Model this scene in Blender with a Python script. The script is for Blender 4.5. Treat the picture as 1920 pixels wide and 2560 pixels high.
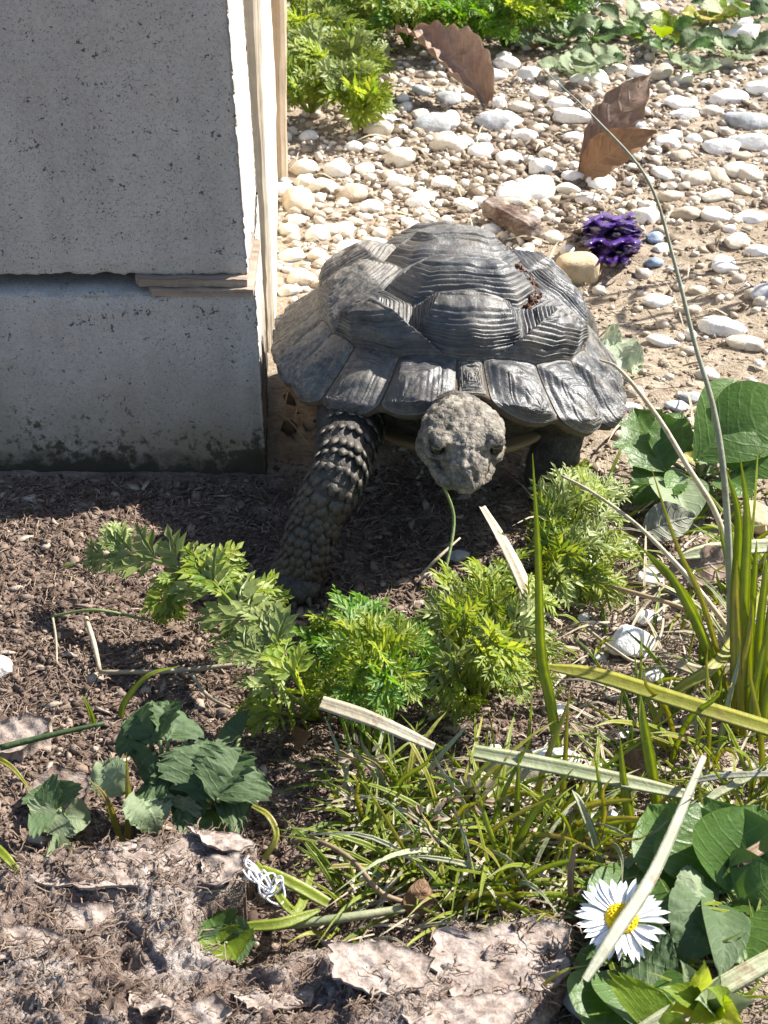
import bpy, bmesh, math, random
import numpy as np
from mathutils import Vector, Matrix, Quaternion

for o in list(bpy.data.objects):
    bpy.data.objects.remove(o, do_unlink=True)
scene = bpy.context.scene
C = scene.collection
RND = random.Random(7)

# ------------------------------------------------------------------ camera
PITCH = math.radians(32.0); FPX = 4777.0; DIST = 0.81      # focal length in photo pixels (1920 x 2560)
cp, sp = math.cos(PITCH), math.sin(PITCH)
CAM = np.array([0.0, -DIST * cp, DIST * sp])
cd = bpy.data.cameras.new('camera')
cam = bpy.data.objects.new('camera', cd); C.objects.link(cam)
cam.location = CAM; cam.rotation_euler = (math.pi / 2 - PITCH, 0, 0)
cd.sensor_fit = 'VERTICAL'; cd.sensor_height = 24.0; cd.lens = 24.0 * FPX / 2560.0
cd.clip_start = 0.02; cd.clip_end = 500.0
cd.dof.use_dof = True; cd.dof.focus_distance = 0.76; cd.dof.aperture_fstop = cd.lens / 1.1
scene.camera = cam

# ------------------------------------------------------------------ light
SUN_AZ = math.radians(28.0); SUN_EL = math.radians(42.5)   # azimuth measured from +x (right) towards +y (away)
sdir = Vector((math.cos(SUN_AZ) * math.cos(SUN_EL), math.sin(SUN_AZ) * math.cos(SUN_EL), math.sin(SUN_EL)))
w = bpy.data.worlds.new('World'); scene.world = w; w.use_nodes = True
wn = w.node_tree.nodes; bg = wn['Background']
sky = wn.new('ShaderNodeTexSky'); sky.sky_type = 'NISHITA'; sky.sun_disc = False
sky.sun_elevation = SUN_EL; sky.sun_rotation = math.atan2(sdir.x, sdir.y)
w.node_tree.links.new(sky.outputs[0], bg.inputs[0]); bg.inputs[1].default_value = 0.08
sl = bpy.data.lights.new('sun', 'SUN'); sl.energy = 5.0; sl.angle = math.radians(0.53); sl.color = (1.0, 0.955, 0.88)
so = bpy.data.objects.new('sun', sl); C.objects.link(so)
so.rotation_euler = sdir.to_track_quat('Z', 'Y').to_euler(); so.location = (1, 0.5, 1.5)
vs = scene.view_settings; vs.view_transform = 'Standard'; vs.look = 'None'; vs.gamma = 1.0
vs.use_curve_mapping = False; vs.exposure = 1.36

# ------------------------------------------------------------------ helpers
def ray(x, y):
    a = (x - 960.0) / FPX; b = (1280.0 - y) / FPX
    return np.array([a, cp + b * sp, -sp + b * cp])
def P(x, y, z=0.0):                       # pixel of the photo -> point at height z
    d = ray(x, y); return CAM + d * ((z - CAM[2]) / d[2])
def PY(x, y, Y):                          # pixel -> point on the upright plane at depth Y
    d = ray(x, y); return CAM + d * ((Y - CAM[1]) / d[1])

def _h(i, j, k):
    n = (i * 374761393 + j * 668265263 + k * 2147483647 + 1442695041).astype(np.int64)
    n = (n ^ (n >> 13)) * 1274126177
    n = n ^ (n >> 16)
    return (n & 0xFFFF).astype(np.float64) / 65535.0
def vn(p):
    p = np.asarray(p, float); i = np.floor(p).astype(np.int64); f = p - i; u = f * f * (3 - 2 * f)
    x, y, z = i[:, 0], i[:, 1], i[:, 2]; ux, uy, uz = u[:, 0], u[:, 1], u[:, 2]
    def L(a, b, t): return a + (b - a) * t
    return L(L(L(_h(x, y, z), _h(x + 1, y, z), ux), L(_h(x, y + 1, z), _h(x + 1, y + 1, z), ux), uy),
             L(L(_h(x, y, z + 1), _h(x + 1, y, z + 1), ux), L(_h(x, y + 1, z + 1), _h(x + 1, y + 1, z + 1), ux), uy), uz) * 2 - 1
def fbm(p, freq, octs=3, off=0.0):
    p = np.asarray(p, float); r = 0; a = 1.0; s = 0
    for o in range(octs):
        r = r + a * vn(p * freq + off + 17.3 * o); s += a; a *= 0.5; freq *= 2.03
    return r / s
def sstep(a, b, x):
    t = np.clip((np.asarray(x, float) - a) / (b - a), 0, 1); return t * t * (3 - 2 * t)
def nz(v):
    v = np.asarray(v, float); return v / (np.linalg.norm(v) + 1e-12)

def gz(x, y):                             # height of the ground
    x = np.atleast_1d(np.asarray(x, float)); y = np.atleast_1d(np.asarray(y, float))
    p = np.stack([x, y, np.zeros_like(x)], 1)
    z = 0.0035 * fbm(p, 14, 2, 3.1) + 0.0016 * fbm(p, 60, 2, 9.7)
    humus = 1 - sand_mask(x, y)
    z += humus * (0.0022 * np.abs(fbm(p, 110, 2, 1.7)) + 0.0008 * fbm(p, 330, 2, 5.2))
    z += (1 - humus) * 0.0006 * fbm(p, 200, 2, 2.2)
    z += 0.002 * np.exp(-(((x + 0.16) / 0.07) ** 2 + ((y + 0.03) / 0.045) ** 2))       # heaped soil by the wall
    z -= 0.006 * np.exp(-(((x + 0.035) / 0.045) ** 2 + ((y + 0.062) / 0.03) ** 2))     # hollow under the foreleg
    return z
def sand_mask(x, y):
    p = np.stack([x, y, np.zeros_like(x)], 1)
    v = np.maximum((y - 0.03) / 0.05, (x - 0.055 + 0.25 * (y + 0.1)) / 0.04)
    return sstep(-0.6, 0.9, v + 0.7 * fbm(p, 30, 2, 4.4))
_tx = np.arange(-0.5, 0.6, 0.0025); _ty = np.arange(-0.4, 1.3, 0.0025)
_tX, _tY = np.meshgrid(_tx, _ty); _tz = gz(_tX.ravel(), _tY.ravel()).reshape(_tX.shape)
def gzf(x, y):                            # quick look-up of the same height (scalars or arrays)
    u = np.clip((np.asarray(x) + 0.5) / 0.0025, 0, len(_tx) - 2.001); v = np.clip((np.asarray(y) + 0.4) / 0.0025, 0, len(_ty) - 2.001)
    i = np.floor(u).astype(int); j = np.floor(v).astype(int); a = u - i; b = v - j
    return (_tz[j, i] * (1 - a) + _tz[j, i + 1] * a) * (1 - b) + (_tz[j + 1, i] * (1 - a) + _tz[j + 1, i + 1] * a) * b
def G(x, y, dz=0.0):                      # pixel -> point on the ground
    q = P(x, y, 0.0)
    for _ in range(3):
        q = P(x, y, float(gzf(q[0], q[1])))
    q[2] += dz; return q

ORI = {}; LAST = []                       # LAST: leaf coordinates of the strip or leaf made last
def new_mesh(name, V, F, mat, smooth=True):
    m = bpy.data.meshes.new(name); V = np.asarray(V, np.float32)
    if isinstance(F, np.ndarray):
        k = F.shape[1]; nf = len(F); m.vertices.add(len(V)); m.vertices.foreach_set('co', V.ravel())
        m.loops.add(nf * k); m.loops.foreach_set('vertex_index', F.ravel().astype(np.int32))
        m.polygons.add(nf); m.polygons.foreach_set('loop_start', np.arange(0, nf * k, k, dtype=np.int32))
        m.update(calc_edges=True)
    else: m.from_pydata(V.tolist(), [], F)
    if mat: m.materials.append(mat)
    if smooth: m.polygons.foreach_set('use_smooth', [True] * len(m.polygons))
    m.update(); return m
def link(o, parent, world):
    C.objects.link(o); world = np.array(world, float); ORI[o.name] = world
    if parent is not None:
        o.parent = parent; o.location = world - ORI[parent.name]
    else:
        o.location = world
    return o
def add(name, V, F, mat, parent=None, base=None, smooth=True):
    V = np.asarray(V, float)
    if base is None:
        base = ORI[parent.name] if parent is not None else np.array([V[:, 0].mean(), V[:, 1].mean(), V[:, 2].min()])
    o = bpy.data.objects.new(name, new_mesh(name, V - base, F, mat, smooth))
    if LAST and len(LAST[0][1]) == len(V):
        for k_, v_ in LAST: attr(o, k_, v_)
    LAST.clear()
    return link(o, parent, base)
def empty(name, loc):
    o = bpy.data.objects.new(name, None); o.empty_display_size = 0.01
    return link(o, None, loc)
def tag(o, label=None, cat=None, group=None, kind=None):
    if label: o['label'] = label
    if cat: o['category'] = cat
    if group: o['group'] = group
    if kind: o['kind'] = kind
    return o
def inst(name, mesh, parent, loc, rot, scl):
    o = bpy.data.objects.new(name, mesh); link(o, parent, loc)
    o.rotation_mode = 'QUATERNION'; o.rotation_quaternion = rot; o.scale = scl
    return o
def attr(o, name, vals):
    a = o.data.attributes.new(name, 'FLOAT', 'POINT'); a.data.foreach_set('value', np.asarray(vals, np.float32))

class Acc:                                 # collects pieces of one mesh
    def __init__(s): s.V = []; s.F = []; s.n = 0
    def put(s, V, F):
        V = np.asarray(V, float); s.V.append(V); n = s.n
        s.F += [tuple(i + n for i in f) for f in F]; s.n += len(V)
    def obj(s, name, mat, parent=None, base=None, smooth=True):
        return add(name, np.concatenate(s.V), s.F, mat, parent, base, smooth)

def spl(pts, n):                           # Catmull-Rom through the points
    pts = [np.asarray(p, float) for p in pts]
    if len(pts) == 2: return np.array([pts[0] + (pts[1] - pts[0]) * t for t in np.linspace(0, 1, n)])
    q = [2 * pts[0] - pts[1]] + pts + [2 * pts[-1] - pts[-2]]; out = []
    for t in np.linspace(0, len(pts) - 1 - 1e-9, n):
        i = int(t); f = t - i; a, b, c, d = q[i:i + 4]
        out.append(0.5 * (2 * b + (c - a) * f + (2 * a - 5 * b + 4 * c - d) * f * f + (3 * b - a - 3 * c + d) * f ** 3))
    return np.array(out)
def tang(S):
    T = np.gradient(S, axis=0); return T / (np.linalg.norm(T, axis=1)[:, None] + 1e-12)
def tube(pts, r, n=16, sides=6, flat=1.0):
    S = spl(pts, n); T = tang(S); V = []; F = []
    u = np.linspace(0, 1, n); rr = np.interp(u, np.linspace(0, 1, len(r)), r) if hasattr(r, '__len__') else np.full(n, r)
    ref = np.array([0.3, 0.5, 0.81])
    for i in range(n):
        a = nz(np.cross(T[i], ref)); b = np.cross(a, T[i])
        for k in range(sides):
            g = 2 * math.pi * k / sides
            V.append(S[i] + rr[i] * (a * math.cos(g) + flat * b * math.sin(g)))
    for i in range(n - 1):
        for k in range(sides):
            k2 = (k + 1) % sides
            F.append((i * sides + k, i * sides + k2, (i + 1) * sides + k2, (i + 1) * sides + k))
    F.append(tuple(range(sides - 1, -1, -1))); F.append(tuple((n - 1) * sides + k for k in range(sides)))
    return np.array(V), F
def blade(pts, w, prof=(0.7, 1, 1, 0.8, 0.5, 0.05), n=18, fold=0.25, nrm=(0.15, -0.55, 0.8), twist=0.0, thick=0.0004):
    """a long leaf: folded strip with thickness"""
    S = spl(pts, n); T = tang(S); V = []; F = []
    u = np.linspace(0, 1, n); ww = 0.5 * w * np.interp(u, np.linspace(0, 1, len(prof)), prof)
    for i in range(n):
        side = nz(np.cross(T[i], np.asarray(nrm, float))); up = np.cross(side, T[i])
        if twist:
            g = twist * u[i]; side, up = side * math.cos(g) + up * math.sin(g), up * math.cos(g) - side * math.sin(g)
        a = ww[i]; th = min(thick, a)
        V += [S[i] - side * a + up * fold * a, S[i] - side * a * 0.5 + up * fold * a * 0.35, S[i], S[i] + side * a * 0.5 + up * fold * a * 0.35,
              S[i] + side * a + up * fold * a, S[i] - up * th]
    for i in range(n - 1):
        A, B = i * 6, (i + 1) * 6
        for k in range(4): F.append((A + k, A + k + 1, B + k + 1, B + k))
        F.append((A + 4, A + 5, B + 5, B + 4)); F.append((A + 5, A, B, B + 5))
    LAST[:] = [('bv', np.tile([1, 1.5, 2, 2.5, 3, 2], n))]
    return np.array(V), F
def leaf(base, tip, width, nrm=(0, -0.4, 0.9), bend=0.15, cup=0.15, teeth=0.0, nt=9, shape=0.45, ripple=0.0, nu=22, nv=9, petiole=None, seed=0, curl=0.0):
    base = np.asarray(base, float); tip = np.asarray(tip, float); L = np.linalg.norm(tip - base); T = (tip - base) / L
    side = nz(np.cross(T, np.asarray(nrm, float))); up = np.cross(side, T); V = []; F = []
    for i in range(nu):
        u = i / (nu - 1)
        s = max(0.02, (math.sin(math.pi * min(1, max(0, u)) ** (math.log(0.5) / math.log(shape)))) ** 0.75)
        for j in range(nv):
            v = -1 + 2 * j / (nv - 1); e = abs(v) ** 3
            k = 1 + teeth * e * (0.5 - abs((u * nt) % 1 - 0.5) * 2 + 0.3 * math.sin(seed + 40 * u))
            a = 0.5 * width * s * k * v
            z = bend * L * (u - u * u) * 4 * 0.5 + cup * width * v * v * s + 0.45 * ripple * math.sin(u * nt * 6.28 - abs(v) * 4) * (0.3 + abs(v)) \
                + ripple * 1.5 * math.sin(3 * u + v * 2 + seed) - 0.03 * width * math.exp(-(v / 0.12) ** 2) - curl * L * u * u
            V.append(base + T * L * (u - 0.03 * e) + side * a + up * z)
    for i in range(nu - 1):
        for j in range(nv - 1):
            F.append((i * nv + j, i * nv + j + 1, (i + 1) * nv + j + 1, (i + 1) * nv + j))
    V = np.array(V)
    if ripple: V = V + up * (ripple * 1.6 * fbm(V, 9.0 / L, 3, seed + 1.7))[:, None]
    LAST[:] = [('lu', np.repeat(np.arange(nu) / (nu - 1), nv)), ('lv', np.tile(np.linspace(1, 3, nv), nu))]
    return V, F

# ------------------------------------------------------------------ materials
def mat(name):
    m = bpy.data.materials.new(name); m.use_nodes = True; nt = m.node_tree
    return m, nt, nt.nodes['Principled BSDF']
def nd(nt, typ, inp=None, **kw):
    n = nt.nodes.new(typ)
    for k, v in kw.items(): setattr(n, k, v)
    for k, v in (inp or {}).items():
        s = n.inputs[k]
        if hasattr(v, 'is_output'): nt.links.new(v, s)
        else: s.default_value = v
    return n
def pos(nt): return nd(nt, 'ShaderNodeNewGeometry').outputs['Position']
def objc(nt): return nd(nt, 'ShaderNodeTexCoord').outputs['Object']
def noise(nt, vec, scale, detail=4, rough=0.6):
    return nd(nt, 'ShaderNodeTexNoise', {'Vector': vec, 'Scale': scale, 'Detail': detail, 'Roughness': rough}).outputs['Fac']
def ramp(nt, fac, stops, interp='LINEAR'):
    r = nd(nt, 'ShaderNodeValToRGB', {'Fac': fac}); r.color_ramp.interpolation = interp; e = r.color_ramp.elements
    while len(e) < len(stops): e.new(0.5)
    for k, (p, c) in enumerate(stops):
        e[k].position = p; e[k].color = (*c, 1) if hasattr(c, '__len__') else (c, c, c, 1)
    return r.outputs['Color']
def mix(nt, fac, a, b, mode='MIX'):
    n = nd(nt, 'ShaderNodeMix', data_type='RGBA', blend_type=mode)
    for s, v in ((0, fac), (6, a), (7, b)):
        i = n.inputs[s]
        if hasattr(v, 'is_output'): nt.links.new(v, i)
        elif s == 0: i.default_value = v
        else: i.default_value = (*v, 1)
    return n.outputs[2]
def bump(nt, bs, h, strength, dist, prev=None):
    b = nd(nt, 'ShaderNodeBump', {'Height': h, 'Strength': strength, 'Distance': dist})
    if prev: nt.links.new(prev, b.inputs['Normal'])
    nt.links.new(b.outputs[0], bs.inputs['Normal']); return b.outputs[0]
def setc(nt, bs, c, rough=0.8, spec=0.3):
    if hasattr(c, 'is_output'): nt.links.new(c, bs.inputs['Base Color'])
    else: bs.inputs['Base Color'].default_value = (*c, 1)
    if hasattr(rough, 'is_output'): nt.links.new(rough, bs.inputs['Roughness'])
    else: bs.inputs['Roughness'].default_value = rough
    bs.inputs['Specular IOR Level'].default_value = spec
def attrn(nt, name): return nd(nt, 'ShaderNodeAttribute', attribute_name=name).outputs['Fac']
def island(nt): return nd(nt, 'ShaderNodeNewGeometry').outputs['Random Per Island']
def objrand(nt): return nd(nt, 'ShaderNodeObjectInfo').outputs['Random']

def m_soil():
    m, nt, b = mat('soil'); p = pos(nt)
    n1 = noise(nt, p, 90, 6, 0.7); n2 = noise(nt, p, 420, 4, 0.7)
    hum = ramp(nt, n1, [(0.3, (0.09, 0.063, 0.05)), (0.5, (0.20, 0.145, 0.115)), (0.68, (0.34, 0.26, 0.21))])
    sand = ramp(nt, n1, [(0.3, (0.22, 0.17, 0.12)), (0.5, (0.36, 0.29, 0.215)), (0.7, (0.48, 0.41, 0.32))])
    c = mix(nt, attrn(nt, 'sand'), hum, sand)
    c = mix(nt, 0.55, c, ramp(nt, n2, [(0.3, 0.35), (0.6, 1.0)]), 'MULTIPLY')
    setc(nt, b, c, 0.95, 0.1); q = bump(nt, b, n2, 0.9, 0.002); bump(nt, b, noise(nt, p, 1300, 3), 0.6, 0.0007, q); return m
def m_crumb(name, stops):
    m, nt, b = mat(name); p = pos(nt)
    c = ramp(nt, island(nt), stops)
    c = mix(nt, 0.5, c, ramp(nt, noise(nt, p, 900, 3), [(0.3, 0.4), (0.7, 1.0)]), 'MULTIPLY')
    setc(nt, b, c, 0.95, 0.1); bump(nt, b, noise(nt, p, 1500, 3), 0.6, 0.0006); return m
def m_pebble(name, stops, rnd='obj'):
    m, nt, b = mat(name); p = pos(nt)
    c = ramp(nt, objrand(nt) if rnd == 'obj' else island(nt), stops, 'CONSTANT' if rnd == 'obj' else 'LINEAR')
    c = mix(nt, 0.7, c, ramp(nt, noise(nt, p, 130, 5, 0.65), [(0.3, (0.52, 0.46, 0.38)), (0.5, (0.92, 0.9, 0.87)), (0.7, (1, 1, 1))]), 'MULTIPLY')
    c = mix(nt, 0.5, c, ramp(nt, noise(nt, p, 700, 3, 0.7), [(0.28, (0.5, 0.46, 0.4)), (0.42, (1, 1, 1))]), 'MULTIPLY')
    setc(nt, b, c, 0.72, 0.3); q = bump(nt, b, noise(nt, p, 260, 5), 0.5, 0.002); bump(nt, b, noise(nt, p, 1200, 3), 0.3, 0.0006, q); return m
def m_concrete(name, low=False):
    m, nt, b = mat(name); p = pos(nt)
    c = ramp(nt, noise(nt, p, 38, 5, 0.6), [(0.3, (0.42, 0.39, 0.355)), (0.7, (0.50, 0.465, 0.425))])
    c = mix(nt, 0.6, c, ramp(nt, noise(nt, p, 600, 3, 0.7), [(0.3, 0.72), (0.6, 1.0)]), 'MULTIPLY')
    pn = noise(nt, p, 760, 3, 0.6); big = noise(nt, p, 170, 4, 0.7)
    pit = ramp(nt, nd(nt, 'ShaderNodeMath', {0: pn, 1: big}, operation='MULTIPLY').outputs[0], [(0.130, 0.0), (0.155, 1.0)])
    c = mix(nt, 1.0, c, mix(nt, pit, (0.30, 0.30, 0.31), (1, 1, 1)), 'MULTIPLY')
    sm = nd(nt, 'ShaderNodeMapping', {'Vector': p, 'Scale': (1, 1, 0.12)}).outputs[0]
    c = mix(nt, 0.5, c, ramp(nt, noise(nt, sm, 70, 5, 0.6), [(0.35, 0.78), (0.6, 1.0)]), 'MULTIPLY')
    fine = ramp(nt, noise(nt, p, 1500, 2, 0.5), [(0.33, 0.35), (0.40, 1.0)])
    c = mix(nt, 0.75, c, fine, 'MULTIPLY')
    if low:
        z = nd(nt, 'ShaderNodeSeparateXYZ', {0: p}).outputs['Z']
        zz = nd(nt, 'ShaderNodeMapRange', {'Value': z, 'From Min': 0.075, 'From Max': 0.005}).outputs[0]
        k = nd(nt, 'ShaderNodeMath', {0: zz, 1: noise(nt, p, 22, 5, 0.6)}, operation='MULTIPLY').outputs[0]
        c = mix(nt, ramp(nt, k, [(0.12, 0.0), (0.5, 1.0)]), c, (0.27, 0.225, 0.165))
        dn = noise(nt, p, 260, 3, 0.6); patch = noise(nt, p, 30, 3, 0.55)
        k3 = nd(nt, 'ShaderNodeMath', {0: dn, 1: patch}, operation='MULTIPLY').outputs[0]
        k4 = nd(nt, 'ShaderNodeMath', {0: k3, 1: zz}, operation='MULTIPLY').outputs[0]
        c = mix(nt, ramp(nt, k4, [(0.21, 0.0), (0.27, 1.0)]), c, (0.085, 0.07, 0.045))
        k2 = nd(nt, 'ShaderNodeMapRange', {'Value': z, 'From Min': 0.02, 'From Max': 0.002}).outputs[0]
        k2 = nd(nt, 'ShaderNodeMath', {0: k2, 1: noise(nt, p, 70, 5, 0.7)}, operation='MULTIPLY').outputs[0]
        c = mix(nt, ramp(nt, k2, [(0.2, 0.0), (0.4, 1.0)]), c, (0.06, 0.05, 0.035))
    setc(nt, b, c, 0.93, 0.15)
    q = bump(nt, b, noise(nt, p, 700, 4, 0.7), 0.45, 0.0012); bump(nt, b, pit, 0.8, 0.0012, q); return m
def m_wood(name, c0, c1, scale=(240, 240, 9)):
    m, nt, b = mat(name); p = objc(nt)
    mp = nd(nt, 'ShaderNodeMapping', {'Vector': p, 'Scale': scale}).outputs[0]
    n = noise(nt, mp, 1.0, 6, 0.65)
    c = mix(nt, ramp(nt, n, [(0.3, 0.0), (0.68, 1.0)]), c0, c1)
    c = mix(nt, 0.45, c, ramp(nt, noise(nt, p, 60, 4), [(0.35, 0.5), (0.6, 1.0)]), 'MULTIPLY')
    setc(nt, b, c, 0.8, 0.2); bump(nt, b, n, 0.7, 0.0015); return m
def mth(nt, op, a, b=0.0): return nd(nt, 'ShaderNodeMath', {0: a, 1: b}, operation=op).outputs[0]
def veins(nt):
    lv, lu = attrn(nt, 'lv'), attrn(nt, 'lu')
    on = mth(nt, 'GREATER_THAN', lv, 0.5); a = mth(nt, 'ABSOLUTE', mth(nt, 'SUBTRACT', lv, 2.0))
    mid = ramp(nt, a, [(0.0, 1.0), (0.10, 0.0)])
    x = mth(nt, 'ADD', mth(nt, 'SUBTRACT', mth(nt, 'MULTIPLY', lu, 7.0), mth(nt, 'MULTIPLY', mth(nt, 'POWER', a, 1.5), 2.0)), mth(nt, 'MULTIPLY', noise(nt, pos(nt), 70, 2), 0.9))
    s = mth(nt, 'ABSOLUTE', mth(nt, 'SUBTRACT', mth(nt, 'FRACT', x), 0.5))
    return mth(nt, 'MULTIPLY', mth(nt, 'MAXIMUM', mid, ramp(nt, s, [(0.0, 0.75), (0.14, 0.0)])), on)
def stripes(nt, lo=0.55):
    v = nd(nt, 'ShaderNodeCombineXYZ', {0: mth(nt, 'MULTIPLY', attrn(nt, 'bv'), 7.0), 1: objrand(nt)}).outputs[0]
    return ramp(nt, noise(nt, v, 1.0, 3, 0.7), [(0.36, lo), (0.6, 1.1)])
def m_leaf(name, c0, c1, trans=0.35, rough=0.45, tc=None, scale=220, dry=None):
    m, nt, b = mat(name); p = pos(nt)
    f = nd(nt, 'ShaderNodeMath', {0: nd(nt, 'ShaderNodeMath', {0: noise(nt, p, 25, 3), 1: island(nt)}, operation='ADD').outputs[0], 1: 0.5}, operation='MULTIPLY').outputs[0]
    c = mix(nt, ramp(nt, f, [(0.25, 0.0), (0.75, 1.0)]), c0, c1)
    c = mix(nt, 0.35, c, ramp(nt, noise(nt, p, scale, 3), [(0.3, 0.55), (0.65, 1.0)]), 'MULTIPLY')
    if dry is not None: c = mix(nt, ramp(nt, noise(nt, p, 60, 4, 0.6), [(0.58, 0.0), (0.68, 1.0)]), c, dry)
    vv = mth(nt, 'MULTIPLY', veins(nt), ramp(nt, noise(nt, p, 160, 3), [(0.35, 0.25), (0.6, 1.0)])); c = mix(nt, mth(nt, 'MULTIPLY', vv, 0.3), c, tuple(min(1, 1.5 * k + 0.07) for k in c1)); c = mix(nt, 0.6, c, stripes(nt), 'MULTIPLY')
    setc(nt, b, c, rough, 0.4); q = bump(nt, b, vv, 0.35, 0.0006); bump(nt, b, noise(nt, p, 420, 4), 0.5, 0.0008, q)
    tr = nd(nt, 'ShaderNodeBsdfTranslucent'); hs = nd(nt, 'ShaderNodeHueSaturation', {'Saturation': 1.1, 'Value': 1.5, 'Hue': 0.49, 'Color': c})
    nt.links.new(hs.outputs[0], tr.inputs[0])
    mx = nd(nt, 'ShaderNodeMixShader', {0: trans}); nt.links.new(b.outputs[0], mx.inputs[1]); nt.links.new(tr.outputs[0], mx.inputs[2])
    nt.links.new(mx.outputs[0], nt.nodes['Material Output'].inputs[0]); return m
def m_dry(name, c0, c1, rough=0.6, trans=0.15):
    m, nt, b = mat(name); p = pos(nt)
    c = mix(nt, ramp(nt, noise(nt, p, 45, 4, 0.6), [(0.35, 0.0), (0.65, 1.0)]), c0, c1)
    c = mix(nt, 0.4, c, ramp(nt, noise(nt, p, 300, 4), [(0.3, 0.5), (0.6, 1.0)]), 'MULTIPLY')
    c = mix(nt, ramp(nt, noise(nt, p, 90, 5, 0.7), [(0.56, 0.0), (0.66, 0.7)]), c, (0.25, 0.16, 0.08))
    vv = veins(nt); c = mix(nt, mth(nt, 'MULTIPLY', vv, 0.35), c, tuple(min(1, 1.3 * k + 0.05) for k in c1)); c = mix(nt, 0.85, c, stripes(nt, 0.4), 'MULTIPLY')
    setc(nt, b, c, rough, 0.35); q = bump(nt, b, vv, 0.6, 0.001); bump(nt, b, noise(nt, p, 600, 3), 0.4, 0.0006, q)
    tr = nd(nt, 'ShaderNodeBsdfTranslucent'); nt.links.new(c, tr.inputs[0])
    mx = nd(nt, 'ShaderNodeMixShader', {0: trans}); nt.links.new(b.outputs[0], mx.inputs[1]); nt.links.new(tr.outputs[0], mx.inputs[2])
    nt.links.new(mx.outputs[0], nt.nodes['Material Output'].inputs[0]); return m
def m_plain(name, c, rough=0.6, spec=0.3, bumps=0.0, bscale=400):
    m, nt, b = mat(name); p = pos(nt)
    cc = mix(nt, 0.5, c, ramp(nt, noise(nt, p, bscale * 0.5, 4), [(0.3, 0.5), (0.65, 1.0)]), 'MULTIPLY')
    setc(nt, b, cc, rough, spec)
    if bumps: bump(nt, b, noise(nt, p, bscale, 4), bumps, 0.001)
    return m
def m_scute():
    m, nt, b = mat('scute_horn'); p = pos(nt)
    n = noise(nt, p, 70, 5, 0.65); nf = noise(nt, p, 500, 4, 0.7)
    horn = ramp(nt, n, [(0.3, (0.022, 0.024, 0.028)), (0.5, (0.048, 0.05, 0.054)), (0.72, (0.10, 0.088, 0.072))])
    dust = ramp(nt, nf, [(0.3, (0.18, 0.155, 0.12)), (0.7, (0.34, 0.30, 0.24))])
    f = nd(nt, 'ShaderNodeMath', {0: attrn(nt, 'dust'), 1: ramp(nt, nf, [(0.36, 0.35), (0.62, 1.15)])}, operation='MULTIPLY', use_clamp=True).outputs[0]
    c = mix(nt, f, horn, dust)
    r = nd(nt, 'ShaderNodeMapRange', {'Value': f, 'To Min': 0.42, 'To Max': 0.85}).outputs[0]
    setc(nt, b, c, r, 0.5)
    mp = nd(nt, 'ShaderNodeMapping', {'Vector': p, 'Scale': (1, 1, 1)}).outputs[0]
    q = bump(nt, b, noise(nt, mp, 380, 4, 0.7), 0.5, 0.0009); bump(nt, b, noise(nt, p, 1500, 2), 0.3, 0.0004, q); return m
def m_skin():
    m, nt, b = mat('tortoise_skin'); p = pos(nt)
    vo = nd(nt, 'ShaderNodeTexVoronoi', {'Vector': p, 'Scale': 520.0}, feature='DISTANCE_TO_EDGE').outputs['Distance']
    vc = nd(nt, 'ShaderNodeTexVoronoi', {'Vector': p, 'Scale': 520.0}).outputs['Color']
    n = noise(nt, p, 130, 5, 0.7)
    dark = ramp(nt, n, [(0.3, (0.035, 0.031, 0.027)), (0.7, (0.095, 0.085, 0.072))])
    light = ramp(nt, n, [(0.28, (0.10, 0.085, 0.065)), (0.5, (0.22, 0.19, 0.15)), (0.7, (0.34, 0.30, 0.24))])
    c = mix(nt, attrn(nt, 'head'), dark, light)
    c = mix(nt, 0.5, c, ramp(nt, nd(nt, 'ShaderNodeSeparateColor', {0: vc}).outputs[0], [(0, 0.55), (1, 1.15)]), 'MULTIPLY')
    c = mix(nt, 0.35, c, ramp(nt, vo, [(0.0, 0.3), (0.12, 1.0)]), 'MULTIPLY')
    c = mix(nt, 0.7, c, ramp(nt, noise(nt, p, 330, 5, 0.75), [(0.36, 0.25), (0.56, 1.1)]), 'MULTIPLY')
    setc(nt, b, c, 0.62, 0.35)
    q = bump(nt, b, ramp(nt, vo, [(0, 0.0), (0.25, 1.0)]), 0.3, 0.0006); bump(nt, b, noise(nt, p, 900, 4), 0.6, 0.0007, q); return m

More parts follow.
